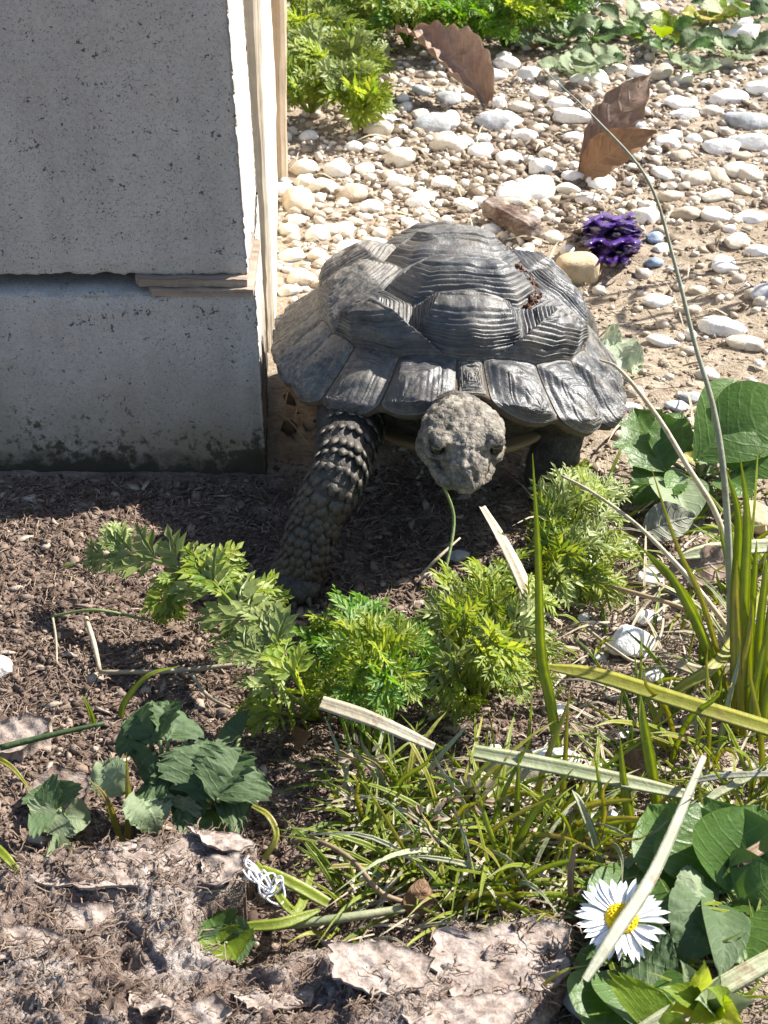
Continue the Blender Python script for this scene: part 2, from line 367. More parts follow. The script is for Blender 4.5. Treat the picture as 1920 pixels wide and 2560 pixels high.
M = dict(
    soil=m_soil(),
    crumb=m_crumb('humus_crumbs', [(0, (0.09, 0.063, 0.05)), (0.5, (0.19, 0.138, 0.108)), (0.9, (0.28, 0.21, 0.165)), (1, (0.40, 0.32, 0.25))]),
    sandcrumb=m_crumb('sandy_crumbs', [(0, (0.18, 0.135, 0.095)), (0.5, (0.33, 0.265, 0.2)), (1, (0.5, 0.43, 0.35))]),
    lump=m_crumb('soil_lumps', [(0, (0.12, 0.09, 0.065)), (0.5, (0.24, 0.185, 0.14)), (1, (0.42, 0.35, 0.27))]),
    litter=m_crumb('bark_litter', [(0, (0.13, 0.09, 0.065)), (0.5, (0.28, 0.205, 0.16)), (1, (0.5, 0.42, 0.34))]),
    litterred=m_crumb('red_litter', [(0, (0.07, 0.03, 0.02)), (0.5, (0.17, 0.085, 0.055)), (1, (0.33, 0.22, 0.16))]),
    fibre=m_crumb('root_fibres', [(0, (0.09, 0.06, 0.045)), (0.5, (0.22, 0.155, 0.115)), (1, (0.40, 0.31, 0.235))]),
    pebble=m_pebble('white_pebbles', [(0, (0.82, 0.81, 0.79)), (1, (0.78, 0.76, 0.72))]),
    pebcream=m_pebble('cream_pebbles', [(0, (0.72, 0.67, 0.57)), (0.5, (0.66, 0.6, 0.5))]),
    pebtan=m_pebble('tan_pebbles', [(0, (0.52, 0.45, 0.35)), (0.5, (0.45, 0.38, 0.29))]),
    pebgrey=m_pebble('grey_pebbles', [(0, (0.5, 0.5, 0.51)), (0.5, (0.4, 0.42, 0.44))]),
    gravel=m_pebble('small_gravel', [(0, (0.78, 0.76, 0.72)), (0.5, (0.62, 0.56, 0.48)), (1, (0.4, 0.34, 0.27))], 'island'),
    tanstone=m_pebble('tan_stone', [(0, (0.5, 0.4, 0.26)), (0.9, (0.5, 0.4, 0.26))], 'obj'),
    greystone=m_pebble('grey_stone', [(0, (0.42, 0.44, 0.47)), (0.9, (0.42, 0.44, 0.47))], 'obj'),
    bluestone=m_pebble('blue_stone', [(0, (0.3, 0.38, 0.52)), (0.9, (0.3, 0.38, 0.52))], 'obj'),
    conc=m_concrete('porous_concrete'), conclow=m_concrete('stained_concrete', True),
    woodpale=m_wood('pale_wood', (0.58, 0.48, 0.35), (0.74, 0.66, 0.53)),
    woodbrown=m_wood('brown_wood', (0.33, 0.25, 0.17), (0.5, 0.4, 0.29)),
    shim=m_wood('shim_wood', (0.2, 0.15, 0.11), (0.42, 0.34, 0.27), (9, 240, 240)),
    scute=m_scute(), skin=m_skin(),
    seam=m_plain('shell_seam', (0.12, 0.095, 0.07), 0.9, 0.2, 0.6),
    plastron=m_plain('plastron_horn', (0.28, 0.2, 0.1), 0.6, 0.4, 0.4, 120),
    eye=m_plain('eye', (0.006, 0.005, 0.004), 0.12, 0.8), claw=m_plain('claw', (0.09, 0.075, 0.055), 0.45, 0.4),
    scale=m_plain('leg_scale', (0.105, 0.09, 0.07), 0.55, 0.4, 0.5, 500),
    fern=m_leaf('feathery_leaf', (0.15, 0.26, 0.03), (0.40, 0.46, 0.07), 0.42),
    fernpale=m_leaf('feathery_leaf_pale', (0.22, 0.29, 0.08), (0.38, 0.44, 0.15), 0.35),
    ferndeep=m_leaf('feathery_leaf_deep', (0.07, 0.19, 0.02), (0.19, 0.34, 0.035), 0.42),
    stem=m_leaf('green_stem', (0.17, 0.23, 0.08), (0.27, 0.33, 0.12), 0.15),
    grass=m_leaf('grass_blade', (0.19, 0.29, 0.035), (0.43, 0.47, 0.08), 0.55, 0.42),
    grassyel=m_leaf('grass_blade_yellow', (0.32, 0.36, 0.05), (0.5, 0.47, 0.12), 0.5, 0.4, dry=(0.36, 0.27, 0.13)),
    nettle=m_leaf('dull_green_leaf', (0.05, 0.10, 0.035), (0.11, 0.17, 0.06), 0.25, 0.65),
    broad=m_leaf('broad_green_leaf', (0.05, 0.12, 0.02), (0.11, 0.20, 0.035), 0.32, 0.42),
    broadlit=m_leaf('broad_bright_leaf', (0.13, 0.23, 0.02), (0.27, 0.36, 0.035), 0.45, 0.4),
    silver=m_leaf('silvery_leaf', (0.17, 0.23, 0.11), (0.30, 0.36, 0.20), 0.25, 0.65),
    pale=m_leaf('pale_green_leaf', (0.42, 0.52, 0.33), (0.55, 0.62, 0.45), 0.2, 0.6),
    straw=m_dry('straw', (0.5, 0.41, 0.26), (0.68, 0.6, 0.44)),
    strawgrey=m_dry('grey_straw', (0.28, 0.29, 0.20), (0.42, 0.42, 0.32)),
    strawgreen=m_dry('striped_straw', (0.34, 0.38, 0.19), (0.55, 0.55, 0.35)),
    twig=m_dry('brown_twig', (0.27, 0.18, 0.1), (0.45, 0.33, 0.2)),
    dryleaf=m_dry('dry_brown_leaf', (0.29, 0.185, 0.13), (0.46, 0.33, 0.25), 0.6, 0.2),
    dryleaf2=m_dry('dry_ochre_leaf', (0.27, 0.15, 0.075), (0.38, 0.22, 0.12), 0.6, 0.2),
    purple=m_plain('purple_scrap', (0.06, 0.02, 0.17), 0.3, 0.6, 0.5, 300),
    petal=m_plain('petal', (0.88, 0.88, 0.9), 0.6, 0.3), disc=m_plain('daisy_disc', (0.85, 0.6, 0.01), 0.7, 0.2, 0.8, 900),
    thread=m_plain('white_thread', (0.75, 0.76, 0.8), 0.8, 0.2),
)
# ------------------------------------------------------------------ ground: one sheet, fine where the camera looks
def axis(lo, hi, step, far, grow=1.16):
    a = list(np.arange(lo, hi + 1e-9, step)); s = step; x = hi
    while x < far: s *= grow; x += s; a.append(x)
    s = step; x = lo; pre = []
    while x > -far: s *= grow; x -= s; pre.append(x)
    return np.array(pre[::-1] + a)
gx = axis(-0.25, 0.28, 0.0021, 60); gy = axis(-0.30, 0.40, 0.0021, 60, 1.05)
XX, YY = np.meshgrid(gx, gy); nx_, ny_ = len(gx), len(gy)
fx, fy = XX.ravel(), YY.ravel()
V = np.stack([fx, fy, gz(fx, fy)], 1)
idx = np.arange(nx_ * ny_).reshape(ny_, nx_)
Fq = np.stack([idx[:-1, :-1].ravel(), idx[:-1, 1:].ravel(), idx[1:, 1:].ravel(), idx[1:, :-1].ravel()], 1)
me = bpy.data.meshes.new('ground'); me.from_pydata(V, [], Fq.tolist()); me.materials.append(M['soil'])
me.polygons.foreach_set('use_smooth', [True] * len(me.polygons))
ground = bpy.data.objects.new('ground', me); C.objects.link(ground); tag(ground, kind='structure')
attr(ground, 'sand', sand_mask(fx, fy))

# ------------------------------------------------------------------ wall of concrete blocks with timber behind
def block(name, xs, ys, zs, matr, rough, edge, seed, lean=0.0, skew=0.0):
    """a box built from fine grids; faces pitted a little, edges crumbled"""
    xs, ys, zs = [np.array(a) for a in (xs, ys, zs)]
    vid = {}; V = []; F = []
    nx, ny, nzn = len(xs), len(ys), len(zs)
    def g(i, j, k):
        t = (i, j, k)
        if t not in vid: vid[t] = len(V); V.append((xs[i], ys[j], zs[k]))
        return vid[t]
    for i in range(nx - 1):
        for k in range(nzn - 1):
            F.append((g(i, 0, k), g(i + 1, 0, k), g(i + 1, 0, k + 1), g(i, 0, k + 1)))
            F.append((g(i, ny - 1, k), g(i, ny - 1, k + 1), g(i + 1, ny - 1, k + 1), g(i + 1, ny - 1, k)))
    for j in range(ny - 1):
        for k in range(nzn - 1):
            F.append((g(nx - 1, j, k), g(nx - 1, j + 1, k), g(nx - 1, j + 1, k + 1), g(nx - 1, j, k + 1)))
            F.append((g(0, j, k), g(0, j, k + 1), g(0, j + 1, k + 1), g(0, j + 1, k)))
    for i in range(nx - 1):
        for j in range(ny - 1):
            F.append((g(i, j, nzn - 1), g(i + 1, j, nzn - 1), g(i + 1, j + 1, nzn - 1), g(i, j + 1, nzn - 1)))
            F.append((g(i, j, 0), g(i, j + 1, 0), g(i + 1, j + 1, 0), g(i + 1, j, 0)))
    V = np.array(V)
    lo = V.min(0); hi = V.max(0); c = (lo + hi) / 2
    dd = np.minimum(V - lo, hi - V)                        # distance to each face pair
    srt = np.sort(dd, 1); e = np.exp(-(srt[:, 1] / 0.0035) ** 2)
    n = np.where(dd < 1e-6, np.sign(V - c), 0.0); n /= (np.linalg.norm(n, axis=1)[:, None] + 1e-9)
    d = rough * fbm(V, 120, 3, seed) - edge * e * (0.35 + np.abs(fbm(V, 230, 3, seed + 5)) * 2.2) - edge * 0.9 * e * sstep(0.15, 0.5, fbm(V, 45, 2, seed + 3))
    V = V + n * d[:, None]
    V[:, 0] += lean * (V[:, 2] - lo[2]) + skew * (V[:, 1] - lo[1])
    return add(name, V, F, matr)
YW = float(G(670, 1190)[1])
xs = list(np.linspace(-0.60, -0.20, 8)) + list(np.arange(-0.195, -0.0505, 0.0019)) + [-0.0505]
zs = [-0.03, -0.015] + list(np.arange(-0.006, 0.0868, 0.0019)) + [0.0868]
lower = block('concrete_block', xs, list(np.arange(YW, YW + 0.115, 0.004)), zs, M['conclow'], 0.0006, 0.0012, 1.0, -0.02, -0.050)
tag(lower, 'stained lower concrete block standing on the soil, dark lichen along its foot', 'concrete block')
xs = list(np.linspace(-0.60, -0.20, 8)) + list(np.arange(-0.195, -0.0562, 0.0019)) + [-0.0562]
zs = [0.0925] + list(np.arange(0.0942, 0.30, 0.0019)) + [0.33, 0.36, 0.40]
upper = block('concrete_block', xs, list(np.arange(YW + 0.0055, YW + 0.105, 0.004)), zs, M['conc'], 0.0005, 0.0013, 11.0, -0.030, -0.020)
tag(upper, 'clean pitted grey concrete block resting on a wooden shim above the stained one', 'concrete block')
# shim of two split layers in the joint
sh = empty('wooden_shim', (-0.075, YW + 0.02, 0.0868))
for z0, z1, xl, xr, yo in ((0.0862, 0.0893, -0.0975, -0.0540, -0.0010), (0.0896, 0.0928, -0.103, -0.0565, 0.0012)):
    nxs = 26; A = []; F = []
    for i in range(nxs):
        x = xl + (xr - xl) * i / (nxs - 1); j = 0.0002 * math.sin(i * 2.7 + z0 * 900) + 0.0004 * ((i * 7919) % 13) / 13 + (0.004 if i == 0 else 0)
        A += [(x, YW + yo + j, z0 + 0.0002 * math.sin(i * 0.5)), (x, YW + yo + j, z1 + 0.0003 * math.sin(i * 0.6 + 1)), (x, YW + 0.05, z1), (x, YW + 0.05, z0)]
    for i in range(nxs - 1):
        a, b2 = i * 4, i * 4 + 4
        for k in range(4): F.append((a + k, a + (k + 1) % 4, b2 + (k + 1) % 4, b2 + k))
    F.append((3, 2, 1, 0)); F.append(tuple((nxs - 1) * 4 + k for k in range(4)))
    add('split_layer', A, F, M['shim'], sh, smooth=False)
tag(sh, 'thin split wooden shim wedged in the joint between the two concrete blocks', 'shim')
def plank(name, x0, x1, y0, y1, z1, lean, matr, label, seed, skew=0.0):
    zs = np.linspace(-0.02, z1, 60); A = []; F = []
    r = random.Random(seed); c = 0.0025
    ring = [(x0 + c, y0), (x1 - c, y0), (x1, y0 + c), (x1, (2 * y0 + y1) / 3), (x1, (y0 + 2 * y1) / 3), (x1, y1 - c), (x1 - c, y1), (x0 + c, y1), (x0, y1 - c), (x0, y0 + c)]
    for z in zs:
        for k, (x, y) in enumerate(ring):
            w_ = 0.0005 * math.sin(z * 40 + k * 1.7 + seed) + 0.0003 * r.uniform(-1, 1)
            A.append((x + lean * z + w_ + skew * (y - y0), y + w_, z))
    n = len(ring)
    for i in range(len(zs) - 1):
        for k in range(n): F.append((i * n + k, i * n + (k + 1) % n, (i + 1) * n + (k + 1) % n, (i + 1) * n + k))
    F.append(tuple(range(n - 1, -1, -1))); F.append(tuple((len(zs) - 1) * n + k for k in range(n)))
    o = add(name, A, F, matr, smooth=False); tag(o, label, 'board'); return o
plank('wooden_board', -0.078, -0.0535, YW + 0.116, 0.360, 0.42, -0.008, M['woodpale'], 'long pale sunlit wooden board running back from the concrete blocks', 3, -0.038)
plank('wooden_board', -0.25, -0.0572, 0.365, 0.392, 0.45, 0.012, M['woodbrown'], 'weathered brown wooden board standing back in the gravel beside the weeds', 8)
# ------------------------------------------------------------------ tortoise
TC = np.array([0.0280, 0.056, 0.046])                     # middle of the shell rim
tort = empty('tortoise', (TC[0], TC[1], float(gz(TC[0], TC[1])[0])))
tag(tort, 'dark grey tortoise with knobbly ringed shell walking out beside the concrete blocks', 'tortoise')
RS = np.array(Matrix.Rotation(math.radians(4), 3, 'Z') @ Matrix.Rotation(math.radians(4.5), 3, 'Y') @ Matrix.Rotation(math.radians(-5), 3, 'X'))
AX, AY, HH = 0.0742, 0.0785, 0.0435
MW = [22, 20, 16, 14, 13, 12, 12, 13, 14, 15, 16]; MB = [-85.0]
for q in MW: MB.append(MB[-1] + q * 167.0 / sum(MW))
MBR = np.array([-95.0 + 0] + MB)                            # nuchal starts at -95
def lobe(deg):                                            # 0 at the seams between marginals, 1 in their middle
    d = np.where(deg < -90, -180 - deg, deg); d = np.where(d > 90, 180 - d, d); d = np.where(d < -90, -180 - d, d)
    r = np.zeros_like(d)
    for a, b in zip(MB[:-1], MB[1:]):
        k = (d >= a) & (d < b); r[k] = np.sin(math.pi * ((d[k] - a) / (b - a))) ** 0.6
    return r
TH = math.radians(79)
def Sh(d):
    d = np.asarray(d, float); t = np.hypot(d[:, 0], d[:, 1]); a = np.arctan2(d[:, 1], d[:, 0])
    tm = 0.745; th = np.minimum(t / tm, 1.0) * TH; q = np.clip((t - tm) / (1 - tm), 0, 1.2)
    front = np.exp(-((np.degrees(a) + 90) / 55.0) ** 2)
    lat = np.cos(a) ** 2 * np.clip(1.4 * t / tm, 0, 1); PE = 0.86 + 0.34 * lat; R = (0.80 - 0.02 * lat) * (np.sin(th) / math.sin(TH)) ** PE + q * (0.165 + 0.02 * lat + 0.055 * front) + 0.02 * q * q
    Z = 1 - 0.57 * (1 - np.cos(th) ** PE) / (1 - math.cos(TH) ** PE) - 0.43 * (q * 1.15 - 0.15 * q * q)
    lb = lobe(np.degrees(a)); R = R * (1 + 0.042 * lb * sstep(0.85, 1, t))
    c, s = np.cos(a), np.sin(a); n = 2.35; k = (np.abs(c) ** n + np.abs(s) ** n) ** (-1 / n)
    arch = 0.017 * np.exp(-((np.degrees(a) + 90) / 33.0) ** 2) * t ** 4
    sides = -0.008 * np.exp(-((np.abs(np.degrees(a)) - 20) / 40.0) ** 2) * t ** 3
    z = HH * Z + arch + sides - 0.0048 * lb * sstep(0.88, 1, t) * (0.35 + front)
    return np.stack([AX * R * k * c, AY * R * k * s, z], 1)
def ShN(d):
    e = 1e-3; d = np.asarray(d, float)
    n = np.cross(Sh(d + [e, 0]) - Sh(d - [e, 0]), Sh(d + [0, e]) - Sh(d - [0, e]))
    return n / (np.linalg.norm(n, axis=1)[:, None] + 1e-12)
def s2w(p): return p @ RS.T + TC
# base dome under the scutes, with the rim turned in below
NT, NA = 34, 128; D = []
for i in range(NT + 1):
    t = max(0.004, 0.99 * i / NT)
    for j in range(NA): a = 2 * math.pi * j / NA; D.append((t * math.cos(a), t * math.sin(a)))
D = np.array(D); Pb = Sh(D) - ShN(D) * 0.0003
rim = Pb[-NA:]; lips = [rim * [0.985, 0.985, 1] + [0, 0, -0.003], rim * [0.93, 0.93, 1] + [0, 0, -0.004], rim * [0.80, 0.82, 0.9] + [0, 0, 0.001]]
Pb = np.concatenate([Pb] + lips); F = []
for i in range(NT + 3):
    for j in range(NA): F.append((i * NA + j, i * NA + (j + 1) % NA, (i + 1) * NA + (j + 1) % NA, (i + 1) * NA + j))
F.append(tuple(range(NA - 1, -1, -1)))
cara = add('carapace', s2w(Pb), F, M['seam'], tort)
def resample(poly, n):
    p = np.array(poly + [poly[0]], float); sg = np.linalg.norm(np.diff(p, axis=0), axis=1); cum = np.r_[0, np.cumsum(sg)]
    t = np.linspace(0, cum[-1], n, endpoint=False); return np.stack([np.interp(t, cum, p[:, 0]), np.interp(t, cum, p[:, 1])], 1)
def rin(a): return mI - 0.030 * float(lobe(np.array([a]))[0])     # upper edge of the marginal scutes
def arc(r, a0, a1, n):
    if callable(r): return [(r(a) * math.cos(math.radians(a)), r(a) * math.sin(math.radians(a))) for a in np.linspace(a0, a1, n)]
    return [(r * math.cos(math.radians(a)), r * math.sin(math.radians(a))) for a in np.linspace(a0, a1, n)]
SC = [0]
def scute(poly, cen, hgt, rings=12, keel=0.0, dust=0.2, areola=0.24, nb=64, cw=0.0, soft=0.78):
    SC[0] += 1; sd = SC[0] * 7.77; b = resample(poly, nb); c0 = np.array(cen, float); hw = np.abs(b[:, 0] - c0[0]).max()
    cen = np.stack([c0[0] + (b[:, 0] - c0[0]) * min(1.0, cw / hw), np.full(nb, c0[1])], 1)
    ss = []; hs = []; gr = []
    rs = np.random.RandomState(SC[0]); edges = np.cumsum(0.35 + 1.3 * rs.rand(rings)); edges = np.r_[0, edges / edges[-1]]
    for k in range(rings):
        for f in (0.0, 0.16, 0.55, 0.86):
            q = edges[k] + f * (edges[k + 1] - edges[k]); ss.append(1 - q * (1 - areola))
            stair = (k + sstep(0.05, 0.75, f)) / rings
            hs.append(hgt * ((1 - soft) * math.sin(q * 1.57) + soft * stair)); gr.append(1.0 if f == 0.0 else (0.45 if f == 0.16 else 0.0))
    for s in (areola, areola * 0.8, areola * 0.5, areola * 0.2):
        ss.append(s); hs.append(hgt * (1.0 + 0.05 * (1 - s / areola))); gr.append(0.6 + 0.4 * rs.rand())
    V = []; DU = []; n = len(ss)
    # every ring keeps the outline of the scute but wanders a little
    ang = np.arange(nb) / nb * 2 * math.pi
    for s, h, g_ in zip(ss, hs, gr):
        wob = fbm(np.stack([np.cos(ang) * 2, np.sin(ang) * 2, np.full(nb, s * 6 + sd)], 1), 1.3, 3)
        sw = np.clip(s * (1 + 0.030 * wob * (1 - s) * 4 * s), 0, 1) * 0.997
        d = cen + (b - cen) * sw[:, None]
        base = Sh(d); nn = ShN(d)
        off = h + (0.0009 * wob + 0.0016 * fbm(base, 90, 2, sd)) * sstep(1.0, 0.85, s) - 0.00054 * soft * (g_ if s > areola else 0) * (s < 0.999)
        if keel: off = off + keel * np.clip(1 - np.abs(d[:, 0] - c0[0]) / 0.16, 0, 1) * sstep(1.0, 0.6, s)
        V.append(base + nn * np.asarray(off)[:, None])
        DU.append(np.clip(dust + 0.42 * g_ * 0.5 + 0.3 * wob + 0.35 * sstep(0.93, 1.0, s) + 0.3 * fbm(base, 60, 2, sd), 0, 1))
    V = np.concatenate(V); DU = np.concatenate(DU); F = []
    V = np.concatenate([V, V[-nb:].mean(0)[None]]); DU = np.r_[DU, 0.6]
    for i in range(n - 1):
        for j in range(nb): F.append((i * nb + j, i * nb + (j + 1) % nb, (i + 1) * nb + (j + 1) % nb, (i + 1) * nb + j))
    for j in range(nb): F.append(((n - 1) * nb + j, (n - 1) * nb + (j + 1) % nb, n * nb))
    o = add('scute', s2w(V), F, M['scute'], cara); attr(o, 'dust', DU)
    return o
mI = 0.745
vy = [-0.735, -0.33, -0.08, 0.18, 0.45, 0.735]
def mir(p): return [(-x, y) for x, y in reversed(p)]
mI = 0.745
scute(arc(rin, -99, -81, 15) + [(0.25, -0.60), (0.2, vy[1]), (-0.2, vy[1]), (-0.25, -0.60)], (0, -0.40), 0.0092, 11, 0.0026, 0.02, 0.20, cw=0.10, nb=88)
for i in (1, 2, 3):
    a, b_ = vy[i], vy[i + 1]; mid = (a + b_) / 2
    scute([(-0.2, a), (0.2, a), (0.30, mid), (0.2, b_), (-0.2, b_), (-0.30, mid)], (0, mid + 0.03), (0.0105, 0.0095, 0.0070)[i - 1], 9, 0.0014, 0.06, 0.22, cw=0.075)
scute([(-0.2, vy[4]), (0.2, vy[4]), (0.30, 0.6), (0.16, 0.735), (-0.16, 0.735), (-0.30, 0.6)], (0, 0.58), 0.006, 10, 0, 0.3)
cost = [
    (arc(rin, -81, -29, 40) + [(0.30, -0.205), (0.2, vy[1]), (0.25, -0.60)], (0.40, -0.36)),
    ([(0.30, -0.205)] + arc(rin, -29, 6, 30) + [(0.30, 0.05), (0.2, vy[2])], (0.45, -0.06)),
    ([(0.30, 0.05)] + arc(rin, 6, 38, 30) + [(0.30, 0.305), (0.2, vy[3])], (0.44, 0.20)),
    ([(0.30, 0.305)] + arc(rin, 38, 76, 30) + [(0.30, 0.6), (0.2, vy[4])], (0.42, 0.44)),
]
for k, (p, c) in enumerate(cost):
    h = (0.0098, 0.0085, 0.0075, 0.006)[k]
    scute(p, c, h, 10, 0, 0.04, 0.2, 88, 0.07); scute(mir(p), (-c[0], c[1]), h, 10, 0, (0.14, 0.42, 0.5, 0.5)[k], 0.2, 88, 0.07)
for k, (a, b_) in enumerate(zip(MB[:-1], MB[1:])):
    g_ = 0.35; nn_ = 9
    p = arc(lambda q: rin(q) + 0.004, a + g_, b_ - g_, 15) + arc(1.0, b_ - g_, a + g_, nn_)
    ca = math.radians(a + (b_ - a) * 0.66); c = (0.965 * math.cos(ca), 0.965 * math.sin(ca))
    scute(p, c, 0.0058 if k < 3 else 0.0038, 7, 0, 0.05 if k < 4 else 0.25, 0.2, soft=0.24)
    scute(mir(p), (-c[0], c[1]), 0.0058 if k < 3 else 0.0038, 7, 0, (0.06, 0.16, 0.35)[k] if k < 3 else 0.5, 0.2, soft=0.24)
scute(arc(mI + 0.004, -94.6, -85.4, 4) + arc(0.985, -86, -94, 4), (0, -0.9), 0.0022, 6, 0, 0.3, nb=40)
scute(arc(mI + 0.006, 83, 97, 4) + arc(1.0, 97, 83, 4), (0, 0.92), 0.003, 6, 0, 0.3, nb=40)

# skin body: trunk, neck, head, legs and tail grown together into one surface
bm = bmesh.new(); bmesh.ops.create_icosphere(bm, subdivisions=3, radius=1.0)
ICO = np.array([v.co[:] for v in bm.verts]); ICF = [tuple(v.index for v in f.verts) for f in bm.faces]; bm.free()
def ico(sub):
    b_ = bmesh.new(); bmesh.ops.create_icosphere(b_, subdivisions=sub, radius=1.0)
    r = np.array([v.co[:] for v in b_.verts]), [tuple(v.index for v in f.verts) for f in b_.faces]; b_.free(); return r
acc = Acc()
def ell(c, r, rot=None):
    v = ICO * np.asarray(r, float)
    if rot is not None: v = v @ np.array(rot).T
    acc.put(v + np.asarray(c, float), ICF)
def limb(pts, rad, n=22):
    S = spl(pts, n); rr = np.interp(np.linspace(0, 1, n), np.linspace(0, 1, len(rad)), rad)
    for p, r in zip(S, rr): ell(p, (r, r, r))
    return S, rr
HC = PY(1155, 1104, -0.050)                               # head centre
HF = nz([0.10, -0.95, -0.17]); HR = nz(np.cross(HF, [0.06, 0, 1])); HU = np.cross(HR, HF)
HM = np.stack([HR, HF, HU], 1)                            # columns: right, forward, up
def hp(u, f, w_): return HC + HM @ np.array([u, f, w_])
ell(TC + [0, 0.004, -0.006], (0.060, 0.066, 0.024), RS)
ell(hp(0, -0.002, 0.0030), (0.0165, 0.0165, 0.0108), HM); ell(hp(0, -0.004, 0.0068), (0.0120, 0.0130, 0.0062), HM)           # skull
ell(hp(0, 0.0100, -0.0015), (0.0092, 0.0118, 0.0088), HM); ell(hp(0, 0.0165, -0.0035), (0.0058, 0.0070, 0.0066), HM)           # snout
ell(hp(0, 0.0045, -0.0082), (0.0128, 0.0140, 0.0052), HM)           # jaw
for s_ in (-1, 1):
    ell(hp(s_ * 0.0098, 0.0060, 0.0082), (0.0046, 0.0070, 0.0030), HM); ell(hp(s_ * 0.0112, 0.0060, 0.0008), (0.0042, 0.0060, 0.0022), HM)  # brow
    ell(hp(s_ * 0.0122, -0.002, -0.0035), (0.0050, 0.0090, 0.0068), HM) # cheek
limb([TC + [0.003, -0.02, -0.004], TC + [0.003, -0.06, 0.0], hp(0, -0.016, -0.004)], [0.024, 0.016, 0.0115])
SHL = TC + [-0.040, -0.036, 0.000]
LEG = [SHL, PY(852, 1160, -0.034), PY(800, 1270, -0.042), PY(755, 1400, -0.050), G(735, 1480, 0.006)]
LS, LR = limb(LEG, [0.016, 0.0112, 0.0106, 0.0102, 0.0112])
ell(LEG[-1] + [-0.001, -0.002, 0.001], (0.0128, 0.0135, 0.0085))
RSH = TC + [0.046, -0.030, -0.006]
RF = np.array([0.072, 0.022, 0.005]); limb([RSH, TC + [0.048, -0.026, -0.012], [0.074, 0.026, 0.018], RF], [0.016, 0.0135, 0.011, 0.0115])
for s_ in (-1, 1): limb([TC + [s_ * 0.045, 0.045, -0.008], TC + [s_ * 0.056, 0.062, -0.02], [TC[0] + s_ * 0.058, TC[1] + 0.058, 0.008]], [0.018, 0.016, 0.0155])
limb([TC + [0, 0.06, -0.005], TC + [-0.004, 0.085, -0.02]], [0.010, 0.004])
tmp = acc.obj('tmp_body', None, None, np.zeros(3))
r_ = tmp.modifiers.new('r', 'REMESH'); r_.mode = 'VOXEL'; r_.voxel_size = 0.0008
s_ = tmp.modifiers.new('s', 'SMOOTH'); s_.factor = 0.5; s_.iterations = 4
dg = bpy.context.evaluated_depsgraph_get(); bme = bpy.data.meshes.new_from_object(tmp.evaluated_get(dg))
bpy.data.objects.remove(tmp, do_unlink=True)
nv_ = len(bme.vertices); co = np.zeros(nv_ * 3); bme.vertices.foreach_get('co', co); co = co.reshape(-1, 3)
no = np.zeros(nv_ * 3); bme.vertices.foreach_get('normal', no); no = no.reshape(-1, 3)
loc = (co - HC) @ HM; u, f_, w_ = loc[:, 0], loc[:, 1], loc[:, 2]
head = sstep(0.030, 0.020, np.linalg.norm(loc * [1, 0.9, 1], axis=1)) * sstep(-0.022, -0.012, f_)
d = 0.0010 * fbm(co, 160, 3, 2.0) + (0.0012 * fbm(co, 380, 2, 4.0) + 0.0007 * np.abs(fbm(co, 600, 2, 8.0))) * head
d -= head * sstep(-0.002, 0.006, f_) * 0.0021 * np.exp(-((w_ + 0.0056 - 0.0022 * (u / 0.012) ** 2) / 0.0007) ** 2)      # mouth line
for sgn in (-1, 1):
    d -= 0.0030 * np.exp(-(((u - sgn * 0.0122) / 0.0034) ** 2 + ((f_ - 0.0090) / 0.005) ** 2 + ((w_ - 0.0046) / 0.0022) ** 2))   # eye socket
    d -= head * 0.0016 * np.exp(-(((u - sgn * 0.0021) / 0.0009) ** 2 + ((w_ + 0.0005) / 0.0009) ** 2)) * (f_ > 0.016)              # nostril
d -= head * 0.0006 * np.exp(-(np.abs(u) / 0.0008) ** 2) * (w_ > 0.004)
# skin wrinkles on the neck
neck = sstep(-0.010, -0.020, f_) * sstep(0.05, 0.03, np.linalg.norm(loc, axis=1))
d += neck * 0.0009 * np.sin(f_ * 2600 + 4 * fbm(co, 60, 2))
co = co + no * d[:, None]
bme.vertices.foreach_set('co', (co - ORI['tortoise']).ravel()); bme.materials.append(M['skin'])
bme.polygons.foreach_set('use_smooth', [True] * len(bme.polygons)); bme.update()
body = bpy.data.objects.new('body', bme); link(body, tort, ORI['tortoise']); attr(body, 'head', np.clip(head + 0.25 * neck, 0, 1))
ev, ef = ico(2)
for sgn in (-1, 1):
    e_ = add('eye', ev * 0.0031 + hp(sgn * 0.0112, 0.0088, 0.0046), ef, M['eye'], body)
    lid = ev * [0.0034, 0.0034, 0.0016]; lid = lid @ HM.T
    add('eyelid', lid + hp(sgn * 0.0116, 0.0086, 0.0072), ef, M['skin'], body)
